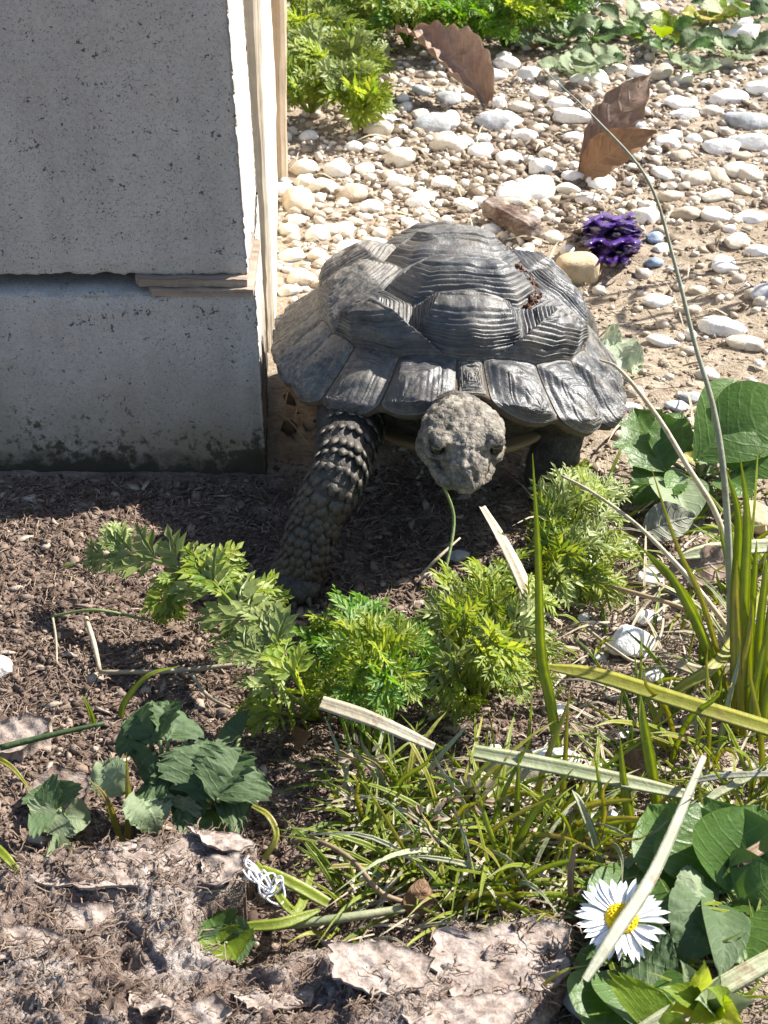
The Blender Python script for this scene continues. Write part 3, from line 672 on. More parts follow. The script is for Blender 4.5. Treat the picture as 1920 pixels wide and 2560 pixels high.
# overlapping scales down the front of the lit foreleg
sv, sf = ico(1); sv = sv * [1, 1, 0.26]; sv[:, 1] -= 0.35 * (np.abs(sv[:, 0]) < 0.4) * (sv[:, 1] < 0)
sme = new_mesh('scale', sv, sf, M['scale']); Tn = tang(LS); rs = np.random.RandomState(4)
row = 0
for k in np.arange(0.12, 0.93, 0.040):
    i = k * (len(LS) - 1); i0 = int(i); t_ = i - i0; c = LS[i0] * (1 - t_) + LS[i0 + 1] * t_; r = LR[i0]
    T = Tn[i0]; front = nz(np.array([0.45, -0.85, 0.35]) - T * np.dot([0.45, -0.85, 0.35], T)); sd = np.cross(T, front)
    row += 1
    for a in np.arange(-1.5, 1.51, 0.33) + (0.18 if row % 2 else 0):
        n_ = front * math.cos(a) + sd * math.sin(a); a = a + rs.uniform(-0.07, 0.07); n_ = front * math.cos(a) + sd * math.sin(a); sz = (0.0018 + 0.0011 * rs.rand()) * (1.0 + 0.25 * math.cos(a))
        z_ = nz(n_ - T * 0.30); y_ = nz(-T + n_ * -0.3); x_ = np.cross(y_, z_)
        q = Matrix(np.stack([x_, y_, z_], 1).tolist()).to_quaternion()
        inst('scale', sme, body, c + n_ * (r * 1.0 - 0.0002), q, (sz * 0.86, sz * 1.05, sz))
# claws
def cone(b_, tip, r):
    v, f = tube([b_, (np.asarray(b_) + tip) / 2 + [0, 0, 0.001], tip], [r, r * 0.75, r * 0.1], 8, 8); return v, f
for fo, yaw in ((LEG[-1], -0.35), (RF, 0.1)):
    for a in (-0.8, -0.4, 0.0, 0.4, 0.8):
        dr = np.array([math.sin(a + yaw), -math.cos(a + yaw), 0]); b_ = np.asarray(fo) + dr * 0.0105 + [0, 0, 0.0]
        v, f = cone(b_, b_ + dr * 0.0065 + [0, 0, -0.0035], 0.0021); add('claw', v, f, M['claw'], tort)
# plastron: shallow plate closing the shell below
pv = ICO * [0.050, 0.064, 0.010]; pv[:, 2] *= np.where(pv[:, 2] > 0, 0.3, 1.0)
add('plastron', (pv @ RS.T) + TC + [0, 0.004, -0.021], ICF, M['plastron'], tort)
for s_ in (-1, 1):   # bridges joining plastron and shell
    bv = ICO * [0.012, 0.034, 0.016]; add('bridge', (bv @ RS.T) + TC + RS @ np.array([s_ * 0.051, 0.008, -0.011]), ICF, M['plastron'], tort)
# bits of plant litter caught in the furrow beside the spine
db_ = Acc(); rs = np.random.RandomState(8); qv, qf = ico(1)
for k in range(110):
    dd = np.array([[rs.normal(0.27, 0.022), rs.uniform(-0.34, 0.0)]]); p_ = s2w(Sh(dd) + ShN(dd) * rs.uniform(0.0006, 0.0022))[0]
    v = qv * rs.uniform(0.3, 1.0, 3) * rs.uniform(0.0006, 0.0018) * (1 + 0.5 * rs.uniform(-1, 1, (len(qv), 1))); db_.put(v + p_, qf)
db_.obj('litter', M['litterred'], cara, ORI[cara.name], False)['kind'] = 'stuff'
# ------------------------------------------------------------------ stones
def stone_mesh(seed, sub=2, rough=0.22, matr=None, sharp=0.0, name='pebble', lim0=0.66):
    v, f = ico(sub); n = v.copy(); r = np.random.RandomState(seed)
    v = v * (1 + rough * fbm(n, 1.1, 2, seed * 3.3)[:, None] + 0.05 * fbm(n, 3.5, 2, seed)[:, None])
    if sharp:
        for k in range(12):
            d = nz(r.normal(size=3)); lim = lim0 + 0.2 * r.rand(); e = v @ d; v = v - np.clip(e - lim, 0, None)[:, None] * d * sharp
    v = v / np.abs(v).max(0); return new_mesh(name, v, f, matr, True)
PEBM = {}
for q, (mk, nvar) in enumerate((('pebble', 10), ('pebcream', 7), ('pebtan', 5), ('pebgrey', 4))):
    PEBM[mk] = [stone_mesh(i + q * 20, 3, 0.34, M[mk], (0.0, 0.6, 0.85)[i % 3]) for i in range(nvar)]
PEB = PEBM['pebble']
TORTP = [(690, 1000), (690, 800), (820, 690), (950, 590), (1130, 555), (1230, 580), (1320, 660), (1440, 760), (1470, 850), (1550, 950), (1560, 1100), (1500, 1150), (1450, 1350), (650, 1500), (690, 1100)]
def inpoly(x, y, poly):
    c = False; j = len(poly) - 1
    for i in range(len(poly)):
        if (poly[i][1] > y) != (poly[j][1] > y) and x < (poly[j][0] - poly[i][0]) * (y - poly[i][1]) / (poly[j][1] - poly[i][1]) + poly[i][0]: c = not c
        j = i
    return c
placed = []
def put_stone(x, y, wpx, asp=0.7, mesh=None, rot=None, name='pebble', flat=0.62, sink=0.38, rnd=RND):
    """x, y: photo pixel of the middle of the stone; wpx: its width in pixels"""
    p = G(x, y); dep = np.linalg.norm(p - CAM); w_ = 0.5 * wpx * dep / FPX
    a = rnd.uniform(0, 3.14) if rot is None else rot
    sc = (w_, w_ * min(1.0, max(0.55, asp * 1.2)), w_ * min(0.8, max(0.42, asp * 0.9)) * flat * 1.45)
    p = G(x, y + 0.35 * wpx * flat); p[2] = float(gzf(p[0], p[1])) + sc[2] * (1 - 2 * sink)
    q = Quaternion((0, 0, 1), a) @ Quaternion((1, 0, 0), rnd.uniform(-0.2, 0.2)) @ Quaternion((0, 1, 0), rnd.uniform(-0.2, 0.2))
    o = inst(name, mesh or rnd.choice(PEB), None, p, q, sc); placed.append((p[0], p[1], w_)); return o
# pebbles that can be found one by one in the photograph: x, y, width (display pixels of a 1659 wide view), aspect
HAND = [(1092, 130, 62, .75), (1142, 157, 55, .95), (1080, 250, 100, .6), (1050, 145, 90, .5), (935, 258, 90, .65), (970, 300, 85, .8), (865, 333, 70, 1.1), (820, 268, 70, .9),
        (862, 385, 60, .7), (1130, 285, 65, .7), (1165, 200, 50, .8), (1238, 238, 95, .45), (1130, 225, 60, .6), (1210, 215, 60, .5), (645, 425, 85, .85), (700, 395, 70, .7), (660, 385, 55, .7),
        (625, 490, 50, .9), (685, 500, 60, .9), (745, 490, 45, .9), (760, 522, 80, .5), (815, 520, 60, .7), (630, 545, 60, .7), (690, 545, 55, .7), (655, 590, 70, .7), (700, 605, 65, .6), (740, 570, 50, .7), (625, 620, 55, .7), (720, 610, 50, .7),
        (1160, 400, 85, .9), (1110, 415, 80, .8), (1130, 470, 60, .7), (1230, 400, 65, .6), (1270, 420, 60, .55), (1195, 505, 60, .6), (1060, 490, 55, .7),
        (1440, 300, 60, .7), (1560, 305, 85, .55), (1600, 330, 55, .6), (1575, 200, 90, .5), (1640, 180, 70, .6), (1540, 230, 60, .5), (1470, 210, 80, .4), (1480, 235, 75, .4), (1620, 245, 120, .45), (1625, 290, 110, .5),
        (1650, 90, 90, .5), (1600, 60, 90, .5), (1530, 20, 70, .4), (1400, 25, 70, .4), (1470, 165, 55, .6), (1545, 370, 65, .6), (1510, 375, 70, .6), (1620, 365, 70, .6), (1445, 415, 65, .55), (1545, 412, 75, .5), (1480, 450, 70, .6),
        (1550, 455, 75, .5), (1625, 458, 70, .55), (1395, 460, 60, .8), (1590, 515, 60, .75), (1635, 535, 65, .7), (1565, 570, 60, .6), (1600, 400, 60, .5),
        (1420, 640, 70, .6), (1505, 620, 50, .6), (1560, 690, 110, .35), (1610, 725, 90, .45), (1430, 725, 75, .4), (1485, 660, 60, .5), (1390, 890, 80, .5), (1495, 850, 60, .6), (1530, 800, 60, .6), (1370, 840, 50, .6), (1360, 870, 60, .5),
        (1290, 330, 50, .7), (1100, 335, 70, .7), (1040, 320, 60, .8), (905, 430, 60, .6), (800, 440, 60, .7), (960, 390, 60, .7), (1010, 440, 50, .7), (1240, 290, 55, .6), (1380, 150, 55, .6), (1560, 130, 50, .6)]
COLW = {'pebble': 'white', 'pebcream': 'cream', 'pebtan': 'tan', 'pebgrey': 'grey'}
def peb(x, y, w_, a, **k):
    mk = RND.choices(['pebble', 'pebcream', 'pebtan', 'pebgrey'], [0.50, 0.27, 0.17, 0.06])[0]
    o = put_stone(x, y, w_, a, RND.choice(PEBM[mk]), **k)
    big = 'large' if o.scale[0] > 0.0085 else ('small' if o.scale[0] < 0.0055 else 'middling')
    if x < 1000 and y > 420: where = 'in the gravel strip between the boards and the shell'
    elif y > 600: where = 'on the bare sandy soil to the side of the shell'
    elif y < 150: where = 'at the foot of the weeds beyond the dry brown leaves'
    elif x < 1150: where = 'around the curled brown leaf by the feathery weeds'
    elif x < 1520: where = 'between the two dry brown leaves and the shell'
    else: where = 'in the open gravel beyond the bent grass stem'
    lb = '%s %s pebble %s' % (big, COLW[mk], where); tag(o, lb, 'pebble', COLW[mk] + ' pebbles ' + where)
    return o
for x, y, w_, a in HAND: peb(x * 1.1573, y * 1.1573, w_ * 1.1573, a, rot=RND.uniform(-0.35, 0.35))
# fill between them; the biggest stay single stones, small ones become gravel
fern_zone = [(715, 0), (1400, 0), (1400, 70), (1150, 140), (980, 250), (930, 340), (800, 400), (715, 380)]
cnt = len(HAND); tries = 0
grav = Acc(); gv, gf = ico(1)
def clear(x, y, r, k=0.85):
    for (a, b, c) in placed:
        if (a - x) ** 2 + (b - y) ** 2 < (k * (r + c)) ** 2: return False
    return True
while cnt < 250 and tries < 9000:
    tries += 1
    x = RND.uniform(700, 1990); y = RND.uniform(-60, 1010) ** 1.0 if RND.random() < 0.6 else RND.uniform(-60, 620)
    if inpoly(x, y, TORTP) or (inpoly(x, y, fern_zone) and RND.random() < 0.75): continue
    if x > 1380 and y > 600 and RND.random() < 0.85: continue
    if 1350 < x < 1640 and 480 < y < 760: continue
    if 1000 < x < 1300 and 360 < y < 470 and RND.random() < 0.7: continue
    p = G(x, y); dep = np.linalg.norm(p - CAM); r = RND.uniform(0.0035, 0.0085) * (1.15 if y < 500 else 0.85)
    if p[0] < -0.046 and p[1] < 0.21: continue
    if not clear(p[0], p[1], r): continue
    peb(x, y, 2 * r * FPX / dep, RND.uniform(0.55, 0.95)); cnt += 1
GVAR = [gv * (1 + 0.3 * fbm(gv, 1.5, 1, k * 1.7)[:, None]) * [1, 0.6 + 0.4 * (k % 3) / 2, 0.65] for k in range(14)]
def rotz(a): return np.array([[math.cos(a), -math.sin(a), 0], [math.sin(a), math.cos(a), 0], [0, 0, 1]]).T
PL = np.array(placed)
for k in range(6500):
    x = RND.uniform(690, 2050); y = RND.uniform(-90, 1120)
    if inpoly(x, y, TORTP): continue
    if x > 1330 and y > 560 and RND.random() < 0.85: continue
    p = G(x, y); r = RND.choice([0.0011, 0.0015, 0.002, 0.003, 0.004]) * RND.uniform(0.7, 1.3)
    if p[0] < -0.046 and p[1] < 0.2: continue
    if (((PL[:, 0] - p[0]) ** 2 + (PL[:, 1] - p[1]) ** 2) < (0.75 * (r + PL[:, 2])) ** 2).any(): continue
    grav.put(GVAR[k % 14] @ rotz(RND.uniform(0, 6.28)) * r + p + [0, 0, r * 0.25], gf)
tag(grav.obj('gravel', M['gravel'], base=np.zeros(3)), 'fine pale gravel scattered over the sandy soil behind the tortoise', 'gravel', kind='stuff')
# stones with a look of their own
def own(x, y, w_, a, mk, label, name='stone', seed=40, rot=0.1, flat=0.62, sharp=0.8, sink=0.25, rough=0.2):
    o = put_stone(x, y, w_, a, stone_mesh(seed, 3, rough, M[mk], sharp, name, 0.5 if sharp > 0.9 else 0.66), rot, name, flat, sink); tag(o, label, 'stone'); return o
own(1245, 292, 118, 0.55, 'greystone', 'blue-grey oval stone below the tip of the curled brown leaf', seed=52)
own(1636, 592, 46, 0.75, 'bluestone', 'small blue stone chip right beside the purple scrap', seed=53)
own(1633, 652, 52, 0.65, 'bluestone', 'small blue and white stone on bare soil below the other blue chip', seed=54)
own(1692, 1008, 66, 0.55, 'greystone', 'small slate grey stone beside a white one above the dock leaf', seed=55)
own(1905, 722, 90, 0.6, 'greystone', 'dark grey stone on bare sandy soil by a shadow streak', seed=56)
own(1565, 1590, 150, 0.62, 'pebble', 'angular white stone on the bare soil with straw bent round it', seed=57, rot=0.25, sharp=1.0, flat=0.8)
own(1625, 1440, 70, 0.8, 'pebble', 'white stone chip under the leaning green blades', seed=58, sharp=1.0)
own(1462, 1395, 95, 0.75, 'pebble', 'white stone half hidden behind the feathery fronds beside the tortoise', seed=59, sharp=1.0)
own(1395, 1465, 80, 0.6, 'pebble', 'pale stone in the feathery leaves below the half hidden white one', seed=60, sharp=0.8)
own(1615, 1535, 85, 0.5, 'pebble', 'cream stone just behind the angular white stone', seed=61)
own(1382, 1880, 150, 0.5, 'pebble', 'large pale stone partly under the wide striped dry blade', seed=62, sharp=0.7)
own(1500, 1905, 110, 0.45, 'pebble', 'white flat stone next to the large pale stone by the striped blade', seed=63)
own(1625, 1680, 80, 0.5, 'pebble', 'flat white stone above the yellow edged wide blade', seed=64, sharp=0.9)
own(1470, 2030, 170, 0.5, 'greystone', 'blue-grey stone lying in the grass below the striped blade', seed=65, sharp=0.6)
own(1480, 2480, 150, 0.8, 'greystone', 'pale bluish stone under the end of the bark beside the daisy', seed=66, sharp=0.5)
own(1140, 1385, 70, 0.55, 'greystone', 'pale chip in the shade under the tortoise chin', seed=67, sharp=0.9)
own(-10, 1665, 85, 1.0, 'pebble', 'white stone at the edge of the dark soil left of the straw bits', seed=68, sharp=0.9)
own(930, 2190, 70, 0.7, 'pebble', 'white pebble in shade beside the curved brown stalk', seed=69)
own(478, 2040, 34, 0.7, 'pebble', 'tiny white chip between the dull green toothed leaves', seed=70)
own(1880, 1290, 110, 1.2, 'tanstone', 'brownish rounded stone beside the tall grass tuft', seed=71, sink=0.2)
for i, (x, y, w_) in enumerate([(1240, 1870, 50), (1500, 1640, 40), (1530, 1700, 45), (1400, 1770, 50), (1330, 1990, 60), (1560, 1830, 45), (1460, 1540, 40), (1700, 1500, 40), (1560, 1350, 50), (1640, 1290, 60)]):
    o = put_stone(x, y, w_, 0.7); tag(o, 'small whitish stone on the pale soil in front of the tall grass tuft', 'stone', 'small stones in front of the grass tuft')

# ------------------------------------------------------------------ loose crumbs and root fibres of the soil
def crumbs(name, xs, ys, rr, matr, seed):
    r = np.random.RandomState(seed); n = len(xs); zs = gzf(xs, ys); nv = len(cv); V = np.zeros((n, nv, 3))
    ch = r.randint(0, len(CVAR), n); an = r.uniform(0, 6.28, n); ti = r.uniform(-0.5, 0.5, n)
    for k in range(len(CVAR)):
        m = ch == k; a = an[m]; b_ = CVAR[k][None] * rr[m][:, None, None]
        b_ = np.stack([b_[..., 0], b_[..., 1] * np.cos(ti[m])[:, None] - b_[..., 2] * np.sin(ti[m])[:, None], b_[..., 1] * np.sin(ti[m])[:, None] + b_[..., 2] * np.cos(ti[m])[:, None]], -1)
        c, s = np.cos(a)[:, None], np.sin(a)[:, None]
        V[m] = np.stack([b_[..., 0] * c - b_[..., 1] * s, b_[..., 0] * s + b_[..., 1] * c, b_[..., 2]], -1)
    V += np.stack([xs, ys, zs + rr * 0.2], 1)[:, None, :]
    F = (np.array(cf)[None] + (np.arange(n) * nv)[:, None, None]).reshape(-1, 3)
    me_ = new_mesh(name, V.reshape(-1, 3), F, matr, False); o = bpy.data.objects.new(name, me_); return link(o, None, np.zeros(3))
def fibres(name, xs, ys, L, rad, matr, seed, lift=0.002):
    r = np.random.RandomState(seed); n = len(xs); a = r.uniform(0, 6.28, n); S = []
    x, y = xs.copy(), ys.copy(); z = gzf(x, y) + 0.0006
    for s in range(6):
        S.append(np.stack([x, y, z], 1)); a = a + r.uniform(-0.55, 0.55, n); x = x + np.cos(a) * L / 5; y = y + np.sin(a) * L / 5; z = gzf(x, y) + r.uniform(0.0002, lift, n)
    S = np.stack(S, 1); T = np.gradient(S, axis=1); T /= np.linalg.norm(T, axis=2)[..., None]
    A = np.cross(T, [0.2, 0.3, 0.93]); A /= np.linalg.norm(A, axis=2)[..., None]; B = np.cross(A, T); V = []
    prof = np.array([0.6, 1, 1, 1, 0.8, 0.3])[None, :, None] * rad[:, None, None]
    for g_ in (0, 2.094, 4.189): V.append(S + prof * (A * math.cos(g_) + B * math.sin(g_)))
    V = np.stack(V, 2)                                     # n,6,3,3
    q = [(i * 3 + k, i * 3 + (k + 1) % 3, i * 3 + 3 + (k + 1) % 3, i * 3 + 3 + k) for i in range(5) for k in range(3)]
    F = (np.array(q)[None] + (np.arange(n) * 18)[:, None, None]).reshape(-1, 4)
    o = bpy.data.objects.new(name, new_mesh(name, V.reshape(-1, 3), F, matr, True)); return link(o, None, np.zeros(3))
cv, cf = ico(1); rs = np.random.RandomState(12); CVAR = []
for k in range(24):
    q = np.random.RandomState(300 + k); CVAR.append(cv * (1 + 0.75 * q.uniform(-1, 1, len(cv))[:, None]) * [1, q.uniform(0.5, 0.9), q.uniform(0.35, 0.7)])
n = 30000; x = rs.uniform(-0.20, 0.12, n); y = rs.uniform(-0.30, 0.045, n)
k = ~((y > YW - 0.004) & (x < -0.048)) & (sand_mask(x, y) < rs.uniform(0.3, 0.9, n)); x, y = x[k], y[k]
rr = np.exp(rs.normal(-7.05, 0.42, len(x))); rr = np.clip(rr, 0.0004, 0.0035)
tag(crumbs('soil_crumbs', x, y, rr, M['crumb'], 1), 'dark crumbly soil scattered in front of the wall and tortoise', 'soil', kind='stuff')
n = 13000; x = np.r_[rs.uniform(0.0, 0.24, n // 2), rs.uniform(-0.045, 0.34, n // 2)]; y = np.r_[rs.uniform(-0.26, 0.10, n // 2), rs.uniform(0.08, 0.65, n // 2)]
k = sand_mask(x, y) > rs.uniform(0.2, 0.9, n); x, y = x[k], y[k]
tag(crumbs('sand_crumbs', x, y, np.clip(np.exp(rs.normal(-7.0, 0.45, len(x))), 0.0004, 0.003), M['sandcrumb'], 2), 'pale sandy crumbs strewn over the bare ground', 'soil', kind='stuff')
n = 11000; x = rs.uniform(-0.2, 0.13, n); y = rs.uniform(-0.29, 0.03, n); k = ~((y > YW - 0.012) & (x < -0.04)); x, y = x[k], y[k]; n = len(x)
tag(fibres('root_fibres', x, y, rs.uniform(0.003, 0.012, n), rs.uniform(0.00014, 0.00034, n), M['fibre'], 3), 'fine brown root fibres matted over the dark soil', 'fibres', kind='stuff')
n = 1500; x = rs.uniform(-0.03, 0.3, n); y = rs.uniform(-0.2, 0.5, n)
tag(fibres('straw_bits', x, y, rs.uniform(0.004, 0.016, n), rs.uniform(0.0002, 0.0004, n), M['sandcrumb'], 5), 'tiny straw bits strewn over the pale sandy ground', 'fibres', kind='stuff')
n = 5200; x = np.r_[rs.uniform(-0.045, 0.34, n // 2), rs.normal(0.075, 0.05, n - n // 2)]; y = np.r_[rs.uniform(0.06, 0.72, n // 2), rs.normal(0.40, 0.06, n - n // 2)]
k = ~((x < -0.045) & (y < 0.22)) & ~((x > 0.09) & (y < 0.27) & (rs.rand(len(x)) < 0.75)); x, y = x[k], y[k]
tag(crumbs('soil_lumps', x, y, np.clip(np.exp(rs.normal(-6.35, 0.5, len(x))), 0.0005, 0.0045), M['lump'], 9), 'brown lumps of soil strewn between the pebbles', 'soil', kind='stuff')
CV0 = list(CVAR)
for k in range(24): q = np.random.RandomState(700 + k); CVAR[k] = cv * (1 + 0.5 * q.uniform(-1, 1, len(cv))[:, None]) * [1, q.uniform(0.25, 0.7), q.uniform(0.12, 0.25)]
n = 900; x = rs.uniform(-0.19, 0.12, n); y = rs.uniform(-0.28, 0.02, n); k = ~((y > YW - 0.012) & (x < -0.04)); x, y = x[k], y[k]
tag(crumbs('bark_litter', x, y, rs.uniform(0.0015, 0.0045, len(x)), M['litter'], 11), 'small flat bits of bark and wood littering the dark soil', 'litter', kind='stuff')
# ------------------------------------------------------------------ plants
PR = random.Random(21)
def lobe_leaf(acc_, b, d, n, L, w_, droop=0.0):
    d = nz(d); s = nz(np.cross(d, n)); up = np.cross(s, d); t = b + d * L - up * droop * L
    m = b + d * L * 0.5 - up * 0.06 * L
    acc_.put([b, m - s * w_ * 0.5 + up * 0.12 * L, m, m + s * w_ * 0.5 + up * 0.12 * L, t], [(0, 2, 1), (0, 3, 2), (1, 2, 4), (2, 3, 4)])
def frond(pts, width, pairs=10, sub=3, start=0.26, lobe_l=0.44, lobe_w=0.31, rach=0.0005, nrm=(0.1, -0.5, 0.85), rnd=PR, stemacc=None):
    acc_ = Acc(); n = 26; S = spl(pts, n); T = tang(S); nrm = nz(np.array(nrm) + [rnd.uniform(-.35, .35), rnd.uniform(-.3, .3), 0])
    v, f = tube(pts, [rach * 1.5, rach, rach * 0.4], 12, 4); acc_.put(v, f)
    for k in range(pairs):
        u = start + (1 - start) * (k + 0.3) / pairs; i = min(n - 1, int(u * (n - 1))); q = (u - start) / (1 - start)
        L = width * 0.5 * (math.sin(math.pi * (0.16 + 0.80 * q)) ** 0.8) * rnd.uniform(0.8, 1.15)
        side = nz(np.cross(T[i], nrm)); up = np.cross(side, T[i])
        for sg in (-1, 1):
            a = math.radians(rnd.uniform(48, 66) - 22 * q); d = nz(T[i] * math.cos(a) + side * sg * math.sin(a) + up * rnd.uniform(-0.15, 0.35))
            nn = nz(up + side * rnd.uniform(-0.3, 0.3)); ps = nz(np.cross(d, nn))
            for s in range(sub + 1):
                h = (s + 0.35) / (sub + 1); bp = S[i] + d * L * h * 0.85; ll = L * lobe_l * (1.1 - 0.55 * h) * rnd.uniform(0.8, 1.2)
                if s == sub: lobe_leaf(acc_, bp - d * L * 0.1, d, nn, ll * 1.15, ll * lobe_w * 1.1, 0.15); continue
                for sg2 in (-1, 1):
                    b2 = math.radians(rnd.uniform(32, 52)); lobe_leaf(acc_, bp, d * math.cos(b2) + ps * sg2 * math.sin(b2) + nn * rnd.uniform(-.1, .25), nn, ll, ll * lobe_w, 0.1)
            lobe_leaf(acc_, S[i], d, nn, L * 0.9, L * 0.10)
    lobe_leaf(acc_, S[-1], T[-1], nrm, width * 0.18, width * 0.06)
    return acc_
def feathery(base, tips, label, mats, width=(0.020, 0.030), lift=0.8, group=None, **kw):
    root = empty('feathery_plant', base); tag(root, label, 'plant', group)
    for (x, y, z) in tips:
        z = z * PR.uniform(.25, .6); t = P(x, y, z); k_ = PR.uniform(0, .45); b = np.array(base) * (1 - k_) + np.array([t[0], t[1], 0]) * k_; b[2] = float(gzf(b[0], b[1])) - .003
        m = b * 0.5 + t * 0.5 + [0, 0, lift * abs(t[2] - b[2]) * 0.6 + 0.004]
        L = np.linalg.norm(t - b)
        t = t + [PR.uniform(-.006, .006), PR.uniform(-.012, .006), PR.uniform(-.006, .002)]; frond([b, m, t], PR.uniform(*width), max(6, int(L / 0.0062)), nrm=(PR.uniform(-.4, .5), -0.6, 0.75), **kw).obj('frond', PR.choice(mats), root)
    return root
fr, fp, fd = M['fern'], M['fernpale'], M['ferndeep']
feathery(G(930, 1890), [(740, 1545, .045), (800, 1510, .05), (850, 1490, .055), (880, 1560, .065), (930, 1520, .06), (980, 1580, .07), (1010, 1620, .072), (1030, 1545, .06), (900, 1620, .075), (850, 1650, .07),
    (780, 1620, .06), (960, 1660, .08), (1040, 1680, .07), (820, 1700, .065), (900, 1720, .078), (980, 1730, .075), (1060, 1740, .06), (760, 1700, .05), (900, 1465, .045), (1090, 1600, .06), (840, 1580, .06), (950, 1600, .07), (1000, 1690, .07), (870, 1760, .06), (720, 1620, .04)],
    'bushy bright green feathery plant growing on the soil in front of the tortoise', [fr, fr, fd, fd])
feathery(G(1190, 1740), [(1080, 1480, .045), (1150, 1500, .05), (1230, 1375, .045), (1285, 1370, .045), (1200, 1440, .05), (1260, 1450, .055), (1130, 1560, .06), (1320, 1490, .05), (1230, 1540, .06), (1340, 1570, .045), (1300, 1630, .04), (1180, 1600, .06), (1270, 1670, .045),
    (1110, 1690, .05), (1400, 1610, .03), (1060, 1510, .045), (1170, 1660, .055), (1240, 1610, .055), (1090, 1770, .03), (1290, 1730, .03), (1150, 1790, .03), (1330, 1420, .05), (1370, 1500, .045), (1100, 1430, .04), (1250, 1500, .06), (1310, 1560, .05), (1210, 1680, .05), (1380, 1680, .025), (1060, 1620, .05)],
    'loose feathery plant with yellow-green tips around the upright dry leaf', [fr, fr, fp])
feathery(G(1340, 1500), [(1480, 1130, .05), (1540, 1195, .045), (1440, 1180, .05), (1400, 1240, .045), (1385, 1270, .04), (1470, 1300, .035), (1560, 1280, .03), (1500, 1370, .03), (1600, 1390, .02), (1590, 1490, .014), (1480, 1480, .02), (1440, 1400, .03), (1390, 1350, .04), (1540, 1440, .02), (1430, 1330, .04), (1500, 1230, .045), (1420, 1440, .03), (1370, 1300, .045), (1450, 1240, .05), (1540, 1340, .03), (1410, 1480, .025), (1460, 1350, .04)],
    'feathery plant with spreading fronds against the shaded right side of the tortoise', [fr, fp, fr])
# long shoot creeping left across the dark soil
rt = empty('feathery_plant', G(800, 1800)); tag(rt, 'long feathery shoot creeping over dark soil towards the concrete block', 'plant')
sp1 = [G(800, 1800), P(710, 1650, .028), P(590, 1520, .032), P(450, 1425, .030), P(310, 1385, .026), P(190, 1408, .018)]
frond(sp1, 0.040, 13, 3, 0.16, 0.52, 0.44, 0.0010).obj('frond', fp, rt)
for pts, w_ in (([sp1[1], P(660, 1560, .034), P(640, 1490, .03)], .022), ([sp1[2], P(520, 1440, .034), P(480, 1370, .034)], .024), ([sp1[2], P(640, 1470, .03), P(700, 1510, .022)], .022), ([sp1[3], P(420, 1480, .026), P(415, 1545, .016)], .022),
                ([sp1[1], P(600, 1620, .03), P(520, 1560, .02)], .024), ([sp1[4], P(290, 1350, .03), P(300, 1330, .03)], .018), ([sp1[0], P(700, 1720, .03), P(600, 1690, .02)], .024), ([sp1[0], P(740, 1700, .035), P(690, 1600, .035)], .024), ([sp1[0], P(690, 1780, .02), P(600, 1770, .01)], .022), ([sp1[3], P(540, 1410, .03), P(600, 1430, .024)], .022)):
    frond(pts, w_ * 1.1, 7, 3, 0.2, 0.5, 0.42, 0.0006).obj('frond', PR.choice([fp, fr]), rt)
# feathery weeds at the back
def backplant(x, y, n, L, zt, label, mats, group, width=(0.022, 0.034)):
    b = G(x, y); root = empty('feathery_plant', b); tag(root, label, 'plant', group)
    for k in range(n):
        a = PR.uniform(0, 6.28); l = L * PR.uniform(0.5, 1.1); t = b + [math.cos(a) * l, math.sin(a) * l * 0.8, zt * PR.uniform(0.35, 1.1)]
        m = (b + t) / 2 + [0, 0, zt * 0.35]
        frond([b, m, t], PR.uniform(*width), 6, 2, 0.25, 0.55, 0.42, 0.0006).obj('frond', PR.choice(mats), root)
for i, (x, y, L) in enumerate([(775, 150, .05), (850, 230, .05), (775, 290, .045), (900, 130, .05), (745, 60, .045), (890, 330, .03)]):
    backplant(x, y, 15, L, .035, ['feathery weed close beside the far brown board', 'spreading feathery weed touching the curled brown leaf', 'low feathery weed over white pebbles by the far board', 'feathery weed behind the upper end of the curled leaf', 'hindmost feathery weed against the far board', 'little feathery weed under the curled brown leaf'][i], [fp, fr, fr], None)
for i, (x, y) in enumerate([(930, 95), (1020, 120), (1100, 135), (1180, 130), (1260, 120), (1340, 95), (970, 40), (1060, 50), (1150, 50), (1240, 45), (1320, 30), (1390, 40), (1010, -20), (1130, -30), (1250, -30), (860, 40)]):
    backplant(x, y, 15, .042, .042, 'bushy feathery weed in the dense green row behind the gravel', [fr, fd, fd], 'row of feathery weeds', (0.02, 0.03))

# leafy weeds at the back right
def rosette(name, base, n, L, w_, label, mk, cat='plant', zt=0.02, teeth=0.25, group=None, lst=None, up=0.5, seed=1, nt=7, a0=0.0, a1=6.28):
    root = empty(name, base); tag(root, label, cat, group); r = random.Random(seed)
    for k in range(n):
        a = a0 + (a1 - a0) * (k + r.uniform(-.3, .3)) / n; l = L * r.uniform(0.6, 1.15); d = np.array([math.cos(a), math.sin(a) * 0.9, up * r.uniform(0.3, 1.3)])
        b = np.array(base) + d * l * 0.35 + [0, 0, 0.002]; t = np.array(base) + d * l + [0, 0, zt * r.uniform(0, .4)]
        V1, F1 = leaf(b, t, w_ * r.uniform(0.75, 1.2), (0.1, -0.3, 1), 0.25, 0.12, teeth, nt, 0.5, 0.0006, 16, 7, seed=k)
        lf = add('leaf', V1, F1, M[r.choice(mk)], root)
        v, f = tube([np.array(base) - [0, 0, 0.003], (np.array(base) + b) / 2 + [0, 0, 0.002], b], [0.0009, 0.0007, 0.0005], 7, 5); add('stalk', v, f, M['stem'], root)
    return root
